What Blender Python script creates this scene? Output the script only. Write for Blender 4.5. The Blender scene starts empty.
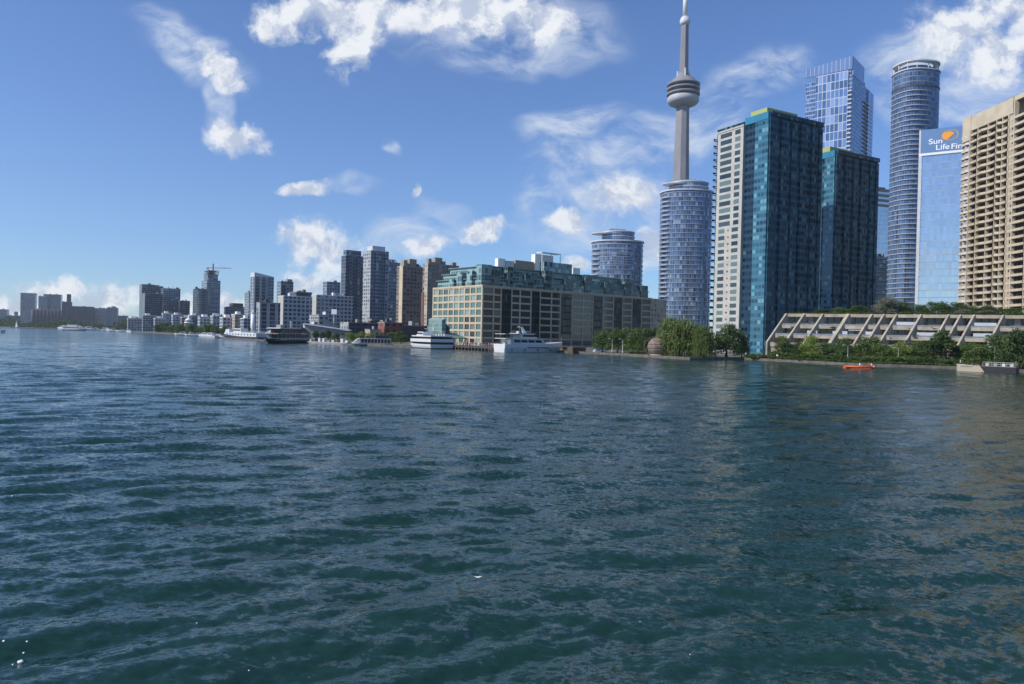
import bpy, bmesh, math, random
import numpy as np
from mathutils import Vector, Matrix

# ------------------------------------------------------------------ camera, sky, sun, exposure
S = bpy.context.scene
COL = S.collection
W_, H_, FPX = 1024, 684, 740.0
CZ = 5.5
ROLL, PITCH = math.radians(1.3), math.radians(-0.48)
cam = bpy.data.cameras.new('camera')
cam.sensor_fit = 'HORIZONTAL'; cam.sensor_width = 36.0; cam.lens = 36.0 * FPX / W_
cam.clip_start = 0.1; cam.clip_end = 60000
camo = bpy.data.objects.new('camera', cam); COL.objects.link(camo)
RM = Matrix.Rotation(math.pi/2 + PITCH, 3, 'X') @ Matrix.Rotation(ROLL, 3, 'Z')
camo.matrix_world = Matrix.Translation((0, 0, CZ)) @ RM.to_4x4()
S.camera = camo

SUN_AZ = (-0.92, -0.38); SUN_EL = 40.0
_az = math.atan2(SUN_AZ[0], SUN_AZ[1])                 # clockwise from +Y
_ce = math.cos(math.radians(SUN_EL))
SUN_DIR = Vector((math.sin(_az)*_ce, math.cos(_az)*_ce, math.sin(math.radians(SUN_EL))))
sl = bpy.data.lights.new('sun', 'SUN'); sl.energy = 4.8; sl.angle = math.radians(0.53); sl.color = (1.0, 0.94, 0.85)
so = bpy.data.objects.new('sun', sl); COL.objects.link(so)
so.rotation_euler = SUN_DIR.to_track_quat('Z', 'Y').to_euler(); so.location = (0, 0, 900)

HAZE = 0.00007
SKY_TINT = (0.70, 0.97, 1.42)      # the camera's cool rendering of the clear sky
S.view_settings.view_transform = 'Standard'; S.view_settings.look = 'None'
S.view_settings.exposure = 0.0; S.view_settings.gamma = 1.0; S.view_settings.use_curve_mapping = False
S.render.engine = 'CYCLES'
cy = S.cycles
cy.max_bounces = 5; cy.diffuse_bounces = 2; cy.glossy_bounces = 3; cy.transmission_bounces = 2; cy.transparent_max_bounces = 4
cy.volume_bounces = 0; cy.caustics_reflective = False; cy.caustics_refractive = False
cy.sample_clamp_indirect = 4.0
cy.use_denoising = True

def U(px, py):
    """pixel -> (x/y, z/y) of the view ray in world axes"""
    r = RM @ Vector(((px - W_/2)/FPX, (H_/2 - py)/FPX, -1.0))
    return r.x/r.y, r.z/r.y
def P(px, py, D):
    u, v = U(px, py); return Vector((u*D, D, CZ + v*D))
def G(px, py, z=0.0):
    """point of the level z seen at a pixel"""
    u, v = U(px, py); D = (z - CZ)/v; return Vector((u*D, D, z))

# ------------------------------------------------------------------ node helpers
class NT:
    def __init__(self, tree):
        self.t = tree; self.n = tree.nodes; self.l = tree.links
    def new(self, typ, **kw):
        nd = self.n.new(typ)
        for k, v in kw.items(): setattr(nd, k, v)
        return nd
    def put(self, sock, v):
        if hasattr(v, 'is_output') or isinstance(v, bpy.types.NodeSocket): self.l.new(v, sock)
        elif v is not None:
            try: sock.default_value = v
            except Exception:
                sock.default_value = (*v, 1.0) if len(v) == 3 else v
    def m(self, op, a, b=None, c=None, clamp=False):
        nd = self.new('ShaderNodeMath', operation=op, use_clamp=clamp)
        for i, v in enumerate((a, b, c)):
            if v is not None: self.put(nd.inputs[i], v)
        return nd.outputs[0]
    def vm(self, op, a, b=None, scale=None):
        nd = self.new('ShaderNodeVectorMath', operation=op)
        self.put(nd.inputs[0], a)
        if b is not None: self.put(nd.inputs[1], b)
        if scale is not None: self.put(nd.inputs['Scale'], scale)
        return nd.outputs['Value'] if op in ('LENGTH', 'DOT_PRODUCT', 'DISTANCE') else nd.outputs[0]
    def mix(self, f, a, b):
        nd = self.new('ShaderNodeMix', data_type='RGBA')
        self.put(nd.inputs[0], f); self.put(nd.inputs[6], c4(a)); self.put(nd.inputs[7], c4(b))
        return nd.outputs[2]
    def mixf(self, f, a, b):
        nd = self.new('ShaderNodeMix', data_type='FLOAT')
        self.put(nd.inputs[0], f); self.put(nd.inputs[2], a); self.put(nd.inputs[3], b)
        return nd.outputs[0]
    def noise(self, vec, scale, detail=3, rough=0.55, dim='3D', dist=0.0):
        nd = self.new('ShaderNodeTexNoise', noise_dimensions=dim)
        if vec is not None: self.put(nd.inputs['Vector'], vec)
        nd.inputs['Scale'].default_value = scale; nd.inputs['Detail'].default_value = detail
        nd.inputs['Roughness'].default_value = rough; nd.inputs['Distortion'].default_value = dist
        return nd
    def ramp(self, v, lo, hi, a=0.0, b=1.0, smooth=True):
        nd = self.new('ShaderNodeMapRange', interpolation_type='SMOOTHSTEP' if smooth else 'LINEAR')
        for i, x in enumerate((v, lo, hi, a, b)): self.put(nd.inputs[i], x)
        return nd.outputs[0]
def c4(c):
    if isinstance(c, (tuple, list)) and len(c) == 3: return (*c, 1.0)
    return c

# ------------------------------------------------------------------ world: clear sky with clouds
world = bpy.data.worlds.new('World'); S.world = world; world.use_nodes = True
wt = NT(world.node_tree); wt.n.clear()
sky = wt.new('ShaderNodeTexSky', sky_type='NISHITA')
sky.sun_disc = False; sky.sun_elevation = math.radians(SUN_EL); sky.sun_rotation = _az
sky.altitude = 80; sky.air_density = 1.0; sky.dust_density = 0.12; sky.ozone_density = 1.2
skc = wt.vm('MULTIPLY', sky.outputs[0], SKY_TINT)
tc = wt.new('ShaderNodeTexCoord')
sp = wt.new('ShaderNodeSeparateXYZ'); wt.l.new(tc.outputs['Generated'], sp.inputs[0])
ysafe = wt.m('MAXIMUM', sp.outputs[1], 0.02)
cu = wt.m('DIVIDE', sp.outputs[0], ysafe); cv = wt.m('DIVIDE', sp.outputs[2], ysafe)
cmb = wt.new('ShaderNodeCombineXYZ'); wt.l.new(cu, cmb.inputs[0]); wt.l.new(cv, cmb.inputs[1])
uv0 = cmb.outputs[0]
def warp(vec, scale, amp, detail):
    nz = wt.noise(vec, scale, detail, 0.6)
    d = wt.vm('SUBTRACT', nz.outputs['Color'], (0.5, 0.5, 0.5))
    return wt.vm('ADD', vec, wt.vm('SCALE', d, scale=amp))
uvw = warp(uv0, 14.0, 0.055, 5)
uvc = warp(uv0, 4.0, 0.16, 3)
# (centre px, centre py, radius x px, radius y px, tilt degrees)
CUMULUS = [(470, 12, 110, 34, 0), (390, 14, 76, 30, 0), (335, 18, 50, 40, 0), (275, 22, 40, 30, 10), (300, 12, 60, 26, 0), (350, 50, 46, 38, 30), (548, 26, 42, 34, -15),
           (218, 70, 44, 19, -40), (238, 136, 48, 24, -8), (305, 188, 38, 11, 3), (416, 187, 8, 13, 0), (310, 240, 50, 37, 10), (330, 250, 42, 30, 0),
           (428, 246, 34, 17, 20), (484, 231, 36, 15, 12), (567, 218, 42, 16, 0), (620, 195, 54, 24, -5), (655, 250, 34, 30, 20), (960, 30, 66, 44, 15), (1000, 52, 66, 42, 20), (1020, 0, 80, 50, 0), (1090, 40, 90, 70, 0),
           (55, 292, 55, 18, 4), (105, 300, 50, 26, 8), (20, 308, 60, 20, 0), (215, 304, 80, 15, 4), (312, 285, 40, 22, 0), (385, 292, 42, 22, 0), (575, 266, 22, 12, 0), (-70, 300, 90, 30, 0), (-180, 260, 90, 40, 10)]
CIRRUS = [(200, 60, 70, 30, -38), (219, 108, 16, 46, 8), (575, 128, 75, 26, 12), (640, 160, 80, 48, 30), (740, 85, 95, 34, 28), (700, 130, 60, 40, 40),
          (975, 105, 90, 26, 20), (365, 192, 30, 9, -5), (500, 30, 150, 50, 0), (600, 205, 110, 50, 15), (420, 235, 60, 30, 20), (930, 70, 80, 60, 10), (560, 180, 60, 50, 30), (395, 158, 16, 9, -40)]
def blobs(vec, lst):
    out = None
    for (x, y, rx, ry, tilt) in lst:
        u, v = U(x, y)
        mp = wt.new('ShaderNodeMapping', vector_type='TEXTURE')
        wt.l.new(vec, mp.inputs['Vector'])
        mp.inputs['Location'].default_value = (u, v, 0); mp.inputs['Rotation'].default_value = (0, 0, math.radians(tilt))
        k = 1.0/FPX
        mp.inputs['Scale'].default_value = (rx*k, ry*k, 1)
        d = wt.m('SUBTRACT', 1.0, wt.vm('LENGTH', mp.outputs[0]), clamp=True)
        out = d if out is None else wt.m('MAXIMUM', out, d)
    return out
front = wt.ramp(sp.outputs[1], 0.05, 0.2)
bl = blobs(uvw, CUMULUS)
n1 = wt.noise(uvw, 21.0, 9, 0.60).outputs['Fac']
dens = wt.m('ADD', wt.m('MULTIPLY', bl, 1.75), wt.m('MULTIPLY', wt.m('SUBTRACT', n1, 0.5), 2.9))
cum = wt.m('MULTIPLY', wt.ramp(dens, 0.20, 1.28), wt.ramp(bl, 0.02, 0.22))
# self-shading: compare with the density a little towards the sun
n2 = wt.noise(wt.vm('ADD', uvw, (-0.014, 0.018, 0)), 21.0, 9, 0.60).outputs['Fac']
shade = wt.ramp(wt.m('SUBTRACT', n1, n2), -0.13, 0.10)
bc = blobs(uvc, CIRRUS)
mpw = wt.new('ShaderNodeMapping'); wt.l.new(uvc, mpw.inputs['Vector'])
mpw.inputs['Rotation'].default_value = (0, 0, math.radians(-35)); mpw.inputs['Scale'].default_value = (6.0, 13.0, 1)
n3 = wt.noise(mpw.outputs[0], 1.5, 8, 0.66, dist=0.15).outputs['Fac']
cir = wt.m('MULTIPLY', wt.m('MULTIPLY', wt.ramp(n3, 0.34, 0.74), wt.ramp(bc, 0.0, 0.55)), 0.88)
# scattered fair-weather cloud over the rest of the sky (seen in reflections)
zsafe = wt.m('ADD', wt.m('MAXIMUM', sp.outputs[2], 0.0), 0.12)
cm2 = wt.new('ShaderNodeCombineXYZ')
wt.l.new(wt.m('DIVIDE', sp.outputs[0], zsafe), cm2.inputs[0]); wt.l.new(wt.m('DIVIDE', sp.outputs[1], zsafe), cm2.inputs[1])
n4 = wt.noise(cm2.outputs[0], 0.9, 6, 0.6).outputs['Fac']
back = wt.m('MULTIPLY', wt.m('MULTIPLY', wt.ramp(n4, 0.56, 0.72), wt.m('SUBTRACT', 1.0, front)), 0.8)
lit = wt.mix(shade, (5.5, 6.2, 7.6), (9.6, 9.8, 10.0))
c1 = wt.mix(wt.m('MULTIPLY', cir, front), skc, (7.4, 8.2, 9.3))
c2 = wt.mix(wt.m('MULTIPLY', wt.m('MULTIPLY', cum, front), 0.93), c1, lit)
c3 = wt.mix(back, c2, (6.5, 6.8, 7.3))
bg = wt.new('ShaderNodeBackground'); wt.l.new(c3, bg.inputs['Color']); bg.inputs['Strength'].default_value = 0.10
wo = wt.new('ShaderNodeOutputWorld'); wt.l.new(bg.outputs[0], wo.inputs['Surface'])

# ------------------------------------------------------------------ materials
def newmat(name):
    m = bpy.data.materials.new(name); m.use_nodes = True
    t = NT(m.node_tree); b = t.n['Principled BSDF']
    return m, t, b
def plain(name, col, rough=0.7, var=0.12, scale=0.6, metal=0.0, spec=0.4):
    m, t, b = newmat(name)
    tcn = t.new('ShaderNodeTexCoord')
    nz = t.noise(tcn.outputs['Object'], scale, 5, 0.6).outputs['Fac']
    f = t.ramp(nz, 0.3, 0.7, 1.0 - var, 1.0 + var)
    t.l.new(t.vm('SCALE', col[:3], scale=f), b.inputs['Base Color'])
    b.inputs['Roughness'].default_value = rough; b.inputs['Metallic'].default_value = metal
    b.inputs['Specular IOR Level'].default_value = spec
    return m
def facade(name, wall, glass, cw, ch, fw, fh, lite=0.12, litecol=(0.35, 0.36, 0.36), metal=0.0, rough=0.07, tilt=0.02, var=0.7, wrough=0.6, off=(0, 0), wallmetal=0.0, spec=0.6):
    """window grid on a wall whose UVs are metres"""
    m, t, b = newmat(name)
    uvn = t.new('ShaderNodeUVMap'); s = t.new('ShaderNodeSeparateXYZ'); t.l.new(uvn.outputs[0], s.inputs[0])
    a = t.m('DIVIDE', t.m('ADD', s.outputs[0], off[0]), cw); c = t.m('DIVIDE', t.m('ADD', s.outputs[1], off[1]), ch)
    fa, fc = t.m('FRACT', a), t.m('FRACT', c)
    ma = t.m('LESS_THAN', t.m('ABSOLUTE', t.m('SUBTRACT', fa, 0.5)), fw/2)
    mc = t.m('LESS_THAN', t.m('ABSOLUTE', t.m('SUBTRACT', fc, 0.5)), fh/2)
    mask = t.m('MULTIPLY', ma, mc)
    gz = t.new('ShaderNodeNewGeometry'); sz = t.new('ShaderNodeSeparateXYZ'); t.l.new(gz.outputs['True Normal'], sz.inputs[0])
    mask = t.m('MULTIPLY', mask, t.m('LESS_THAN', t.m('ABSOLUTE', sz.outputs[2]), 0.5))   # roofs stay plain
    cmbn = t.new('ShaderNodeCombineXYZ'); t.l.new(t.m('FLOOR', a), cmbn.inputs[0]); t.l.new(t.m('FLOOR', c), cmbn.inputs[1])
    geo = t.new('ShaderNodeNewGeometry')
    t.l.new(t.m('MULTIPLY', t.vm('DOT_PRODUCT', geo.outputs['True Normal'], (3.1, 7.7, 0)), 1.0), cmbn.inputs[2])
    wn = t.new('ShaderNodeTexWhiteNoise', noise_dimensions='3D'); t.l.new(cmbn.outputs[0], wn.inputs['Vector'])
    r = wn.outputs['Value']
    g = t.vm('SCALE', glass, scale=t.ramp(r, 0, 1, 1 - var, 1 + var, smooth=False))
    sel = t.new('ShaderNodeSeparateColor'); t.l.new(wn.outputs['Color'], sel.inputs[0])
    g2 = t.mix(t.m('LESS_THAN', sel.outputs[1], lite), g, litecol)
    tcn = t.new('ShaderNodeTexCoord')
    nz = t.noise(tcn.outputs['Object'], 0.15, 4, 0.6).outputs['Fac']
    wl = t.vm('SCALE', wall, scale=t.ramp(nz, 0.3, 0.7, 0.86, 1.14))
    t.l.new(t.mix(mask, wl, g2), b.inputs['Base Color'])
    t.l.new(t.mixf(mask, wrough, rough), b.inputs['Roughness'])
    t.l.new(t.mixf(mask, wallmetal, metal), b.inputs['Metallic'])
    b.inputs['Specular IOR Level'].default_value = spec
    if tilt:
        d = t.vm('SUBTRACT', wn.outputs['Color'], (0.5, 0.5, 0.5))
        nn = t.vm('NORMALIZE', t.vm('ADD', geo.outputs['Normal'], t.vm('SCALE', d, scale=t.m('MULTIPLY', mask, tilt))))
        t.l.new(nn, b.inputs['Normal'])
    return m
def pane(name, col, rough=0.06, metal=0.0, lite=0.15, litecol=(0.35, 0.36, 0.35), var=0.6):
    """one window pane per object; each object its own tone"""
    m, t, b = newmat(name)
    oi = t.new('ShaderNodeObjectInfo'); r = oi.outputs['Random']
    g = t.vm('SCALE', col, scale=t.ramp(r, 0, 1, 1 - var, 1 + var, smooth=False))
    r2 = t.m('FRACT', t.m('MULTIPLY', r, 37.7))
    t.l.new(t.mix(t.m('LESS_THAN', r2, lite), g, litecol), b.inputs['Base Color'])
    b.inputs['Roughness'].default_value = rough; b.inputs['Metallic'].default_value = metal
    b.inputs['Specular IOR Level'].default_value = 0.7
    return m
def leafmat(name, a, b_, trans=0.35):
    m, t, b = newmat(name)
    tcn = t.new('ShaderNodeTexCoord')
    oi = t.new('ShaderNodeObjectInfo')
    geo = t.new('ShaderNodeNewGeometry')
    nz = t.noise(tcn.outputs['Object'], 0.55, 3, 0.6).outputs['Fac']
    r = t.m('ADD', t.m('MULTIPLY', geo.outputs['Random Per Island'], 0.5), t.m('MULTIPLY', t.ramp(nz, 0.35, 0.65), 0.5))
    col = t.mix(r, a, b_)
    col = t.vm('SCALE', col, scale=t.ramp(oi.outputs['Random'], 0, 1, 0.8, 1.2, smooth=False))
    t.l.new(col, b.inputs['Base Color']); b.inputs['Roughness'].default_value = 0.6
    b.inputs['Specular IOR Level'].default_value = 0.25
    tr = t.new('ShaderNodeBsdfTranslucent'); t.l.new(t.vm('SCALE', col, scale=1.2), tr.inputs['Color'])
    mx = t.new('ShaderNodeMixShader'); mx.inputs[0].default_value = trans
    out = t.n['Material Output']
    t.l.new(b.outputs[0], mx.inputs[1]); t.l.new(tr.outputs[0], mx.inputs[2]); t.l.new(mx.outputs[0], out.inputs['Surface'])
    return m

M = {}
M['concrete'] = plain('concrete', (0.36, 0.33, 0.28), 0.85, 0.2, 0.35)
M['cream'] = plain('cream_concrete', (0.53, 0.44, 0.31), 0.8, 0.12, 0.2)
M['beige'] = plain('beige_precast', (0.54, 0.46, 0.345), 0.8, 0.10, 0.2)
M['terrace'] = plain('weathered_concrete', (0.40, 0.345, 0.265), 0.85, 0.22, 0.5)
M['wallstone'] = plain('shore_stone', (0.13, 0.12, 0.105), 0.9, 0.3, 0.6)
M['white'] = plain('white_paint', (0.78, 0.78, 0.76), 0.45, 0.05, 0.8)
M['hullwhite'] = plain('boat_white', (0.66, 0.66, 0.66), 0.3, 0.04, 0.4)
M['offwhite'] = plain('offwhite_concrete', (0.44, 0.43, 0.395), 0.75, 0.10, 0.3)
M['slabgrey'] = plain('grey_slab_edge', (0.33, 0.36, 0.42), 0.6, 0.08, 0.3)
M['slab'] = plain('pale_slab', (0.55, 0.57, 0.60), 0.7, 0.08, 0.3)
M['grey'] = plain('grey_concrete', (0.27, 0.27, 0.28), 0.85, 0.12, 0.3)
M['radome'] = plain('radome_grey', (0.40, 0.41, 0.45), 0.6, 0.05, 0.1)
M['brickdark'] = plain('dull_brick', (0.15, 0.085, 0.07), 0.9, 0.15, 0.4)
M['cngrey'] = plain('tower_concrete', (0.235, 0.235, 0.255), 0.9, 0.10, 0.05)
M['darkgrey'] = plain('dark_grey', (0.07, 0.07, 0.08), 0.7, 0.2, 0.4)
M['silo'] = plain('dark_silo_concrete', (0.105, 0.10, 0.10), 0.9, 0.15, 0.05)
M['steel'] = plain('steel', (0.35, 0.36, 0.38), 0.4, 0.1, 1.0, metal=0.6)
M['navy'] = plain('navy_hull', (0.015, 0.02, 0.035), 0.35, 0.1, 0.5)
M['black'] = plain('black_rubber', (0.02, 0.02, 0.022), 0.6, 0.2, 0.8)
M['brown'] = plain('brown_timber', (0.10, 0.065, 0.045), 0.8, 0.25, 0.7)
M['brick'] = plain('red_brick', (0.26, 0.085, 0.06), 0.85, 0.15, 0.6)
M['tan'] = plain('tan_stone', (0.33, 0.27, 0.21), 0.85, 0.1, 0.3)
M['tealpanel'] = plain('teal_panel', (0.035, 0.20, 0.33), 0.35, 0.08, 0.2)
M['yellowgreen'] = plain('lime_panel', (0.36, 0.40, 0.14), 0.6, 0.06, 0.2)
M['greenroof'] = plain('green_copper_roof', (0.13, 0.20, 0.15), 0.6, 0.15, 0.4)
M['orange'] = plain('orange_plastic', (0.62, 0.13, 0.045), 0.45, 0.08, 1.0)
M['yellow'] = plain('yellow_paint', (0.65, 0.42, 0.12), 0.5, 0.1, 0.8)
M['sphere'] = plain('weathered_sphere', (0.20, 0.155, 0.125), 0.9, 0.30, 0.9)
M['skin'] = plain('skin', (0.45, 0.27, 0.19), 0.6, 0.05)
M['dark_glass'] = pane('dark_window_glass', (0.022, 0.03, 0.038), 0.08, lite=0.10, litecol=(0.14, 0.15, 0.15))
M['cream_glass'] = pane('green_tinted_window', (0.09, 0.16, 0.155), 0.07, lite=0.25, litecol=(0.26, 0.33, 0.31), var=0.4)
M['lead_glass'] = pane('strip_window_glass', (0.035, 0.052, 0.058), 0.06, lite=0.3, litecol=(0.13, 0.18, 0.175))
M['boatglass'] = plain('boat_glass', (0.015, 0.02, 0.026), 0.08, 0.2, 1.0)
M['trunk'] = plain('bark', (0.085, 0.065, 0.05), 0.9, 0.25, 1.5)
M['leaf'] = leafmat('leaf_green', (0.045, 0.092, 0.024), (0.145, 0.205, 0.055))
M['leafdark'] = leafmat('leaf_dark_green', (0.034, 0.072, 0.022), (0.105, 0.16, 0.045))
M['leafwillow'] = leafmat('willow_leaf', (0.075, 0.12, 0.03), (0.21, 0.26, 0.075))
M['leaflime'] = leafmat('lime_leaf', (0.13, 0.19, 0.035), (0.26, 0.32, 0.06))
M['leafpale'] = leafmat('silver_leaf', (0.14, 0.15, 0.11), (0.28, 0.29, 0.22))

# glass curtain walls and window grids
M['teal_front'] = facade('teal_curtain_wall', (0.022, 0.088, 0.135), (0.010, 0.032, 0.048), 1.45, 2.75, 0.80, 0.58, lite=0.22, litecol=(0.10, 0.155, 0.17), var=0.9, rough=0.10, wrough=0.45, spec=0.14, tilt=0.05)
M['bay_dark'] = facade('dark_bay_glazing', (0.022, 0.036, 0.038), (0.010, 0.018, 0.020), 1.6, 3.55, 0.86, 0.78, lite=0.2, litecol=(0.07, 0.09, 0.09), var=0.7, spec=0.3)
M['teal_shaded'] = facade('shaded_recess_glass', (0.012, 0.045, 0.085), (0.008, 0.02, 0.04), 1.7, 2.75, 0.84, 0.52, lite=0.06, litecol=(0.06, 0.12, 0.16), var=0.6, spec=0.3)  # darker copy of the teal glass: shadow in the recess put into colour
M['teal_sunlit'] = facade('teal_sunlit_glass', (0.05, 0.16, 0.23), (0.025, 0.08, 0.125), 1.7, 2.75, 0.84, 0.52, lite=0.25, litecol=(0.13, 0.31, 0.37), var=0.5, wrough=0.3)  # brighter copy of the teal glass: sunlight on that side put into colour
M['blue_grid'] = facade('blue_mirror_grid', (0.37, 0.43, 0.53), (0.16, 0.25, 0.40), 3.1, 6.4, 0.84, 0.90, lite=0.18, litecol=(0.42, 0.50, 0.64), metal=0.55, var=0.45, tilt=0.06)
M['blue_plain'] = facade('blue_mirror', (0.22, 0.30, 0.44), (0.12, 0.20, 0.33), 1.6, 3.2, 0.9, 0.72, lite=0.08, litecol=(0.35, 0.42, 0.52), metal=0.55, var=0.35, tilt=0.03)
M['blue_screen'] = facade('blue_screen_glass', (0.34, 0.42, 0.55), (0.28, 0.37, 0.52), 3.2, 40, 0.9, 0.98, lite=0.0, metal=0.6, var=0.12, tilt=0.02)
M['sunlife'] = facade('pale_blue_mirror', (0.50, 0.53, 0.56), (0.56, 0.59, 0.62), 1.5, 3.9, 0.97, 0.86, lite=0.0, metal=0.85, rough=0.03, var=0.07, tilt=0.014, wrough=0.2, wallmetal=0.7)
M['signband'] = plain('blue_sign_band', (0.16, 0.26, 0.44), 0.35, 0.03, 0.1, metal=0.3)
M['round_glass'] = facade('blue_round_tower_glass', (0.20, 0.26, 0.36), (0.10, 0.15, 0.24), 1.7, 3.25, 0.88, 0.80, lite=0.12, litecol=(0.34, 0.38, 0.45), metal=0.35, var=0.5, tilt=0.03)
M['dark_round_glass'] = facade('dark_blue_round_glass', (0.16, 0.22, 0.31), (0.10, 0.15, 0.24), 1.6, 3.25, 0.9, 0.82, lite=0.08, litecol=(0.2, 0.25, 0.3), metal=0.45, var=0.4, tilt=0.03)
M['condo_glass'] = facade('condo_recess_glass', (0.055, 0.042, 0.035), (0.018, 0.018, 0.02), 2.6, 3.0, 0.82, 0.75, lite=0.10, litecol=(0.13, 0.11, 0.09), var=0.6)
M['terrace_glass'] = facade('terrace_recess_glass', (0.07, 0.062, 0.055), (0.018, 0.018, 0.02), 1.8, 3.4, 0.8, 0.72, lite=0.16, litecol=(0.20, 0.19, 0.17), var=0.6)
M['ware_glass'] = facade('greenish_terrace_glass', (0.24, 0.36, 0.36), (0.07, 0.14, 0.15), 2.0, 3.4, 0.84, 0.74, lite=0.25, litecol=(0.30, 0.42, 0.42), metal=0.15, var=0.5, tilt=0.05)
M['atrium'] = facade('atrium_glass', (0.26, 0.34, 0.33), (0.17, 0.27, 0.265), 1.6, 1.6, 0.88, 0.88, lite=0.1, litecol=(0.3, 0.46, 0.44), metal=0.25, var=0.25, tilt=0.04)
M['atrium_dark'] = facade('atrium_dark_glass', (0.07, 0.13, 0.13), (0.02, 0.05, 0.055), 1.6, 1.6, 0.9, 0.9, lite=0.05, var=0.4)
M['grey_tower'] = facade('grey_blue_tower', (0.25, 0.28, 0.33), (0.06, 0.085, 0.12), 3.0, 3.1, 0.72, 0.62, lite=0.1, metal=0.2, var=0.5)
M['blue_tower'] = facade('slate_glass_tower', (0.16, 0.20, 0.26), (0.055, 0.085, 0.13), 2.4, 3.1, 0.82, 0.72, lite=0.1, metal=0.3, var=0.5)
M['stripe_tower'] = facade('striped_tower', (0.33, 0.35, 0.38), (0.05, 0.07, 0.10), 6.0, 3.0, 0.62, 0.85, lite=0.1, metal=0.2, var=0.4)
M['white_grid'] = facade('white_window_grid', (0.40, 0.43, 0.48), (0.045, 0.06, 0.085), 3.4, 3.2, 0.66, 0.60, lite=0.1, var=0.5)
M['brown_tower'] = facade('brown_apartment', (0.23, 0.185, 0.155), (0.05, 0.05, 0.055), 3.2, 2.9, 0.62, 0.55, lite=0.2, litecol=(0.26, 0.24, 0.22), var=0.6)
M['lightbrown'] = facade('pale_brown_apartment', (0.44, 0.37, 0.28), (0.08, 0.08, 0.08), 3.0, 2.9, 0.5, 0.5, lite=0.2, var=0.6)
M['dark_tower'] = facade('dark_glass_tower', (0.10, 0.12, 0.155), (0.04, 0.056, 0.08), 2.5, 3.2, 0.8, 0.7, lite=0.1, litecol=(0.15, 0.17, 0.2), metal=0.3, var=0.5)
M['midrise'] = facade('pale_midrise', (0.36, 0.37, 0.38), (0.07, 0.09, 0.12), 3.6, 3.1, 0.6, 0.55, lite=0.15, var=0.5)
M['lowdark'] = facade('dark_lowrise_glass', (0.07, 0.08, 0.09), (0.03, 0.04, 0.05), 4.5, 4.2, 0.8, 0.7, lite=0.15, litecol=(0.16, 0.18, 0.2), var=0.5)
M['brickwin'] = facade('brick_with_windows', (0.25, 0.085, 0.06), (0.05, 0.045, 0.045), 4.2, 4.0, 0.45, 0.55, lite=0.1, var=0.5)

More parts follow.
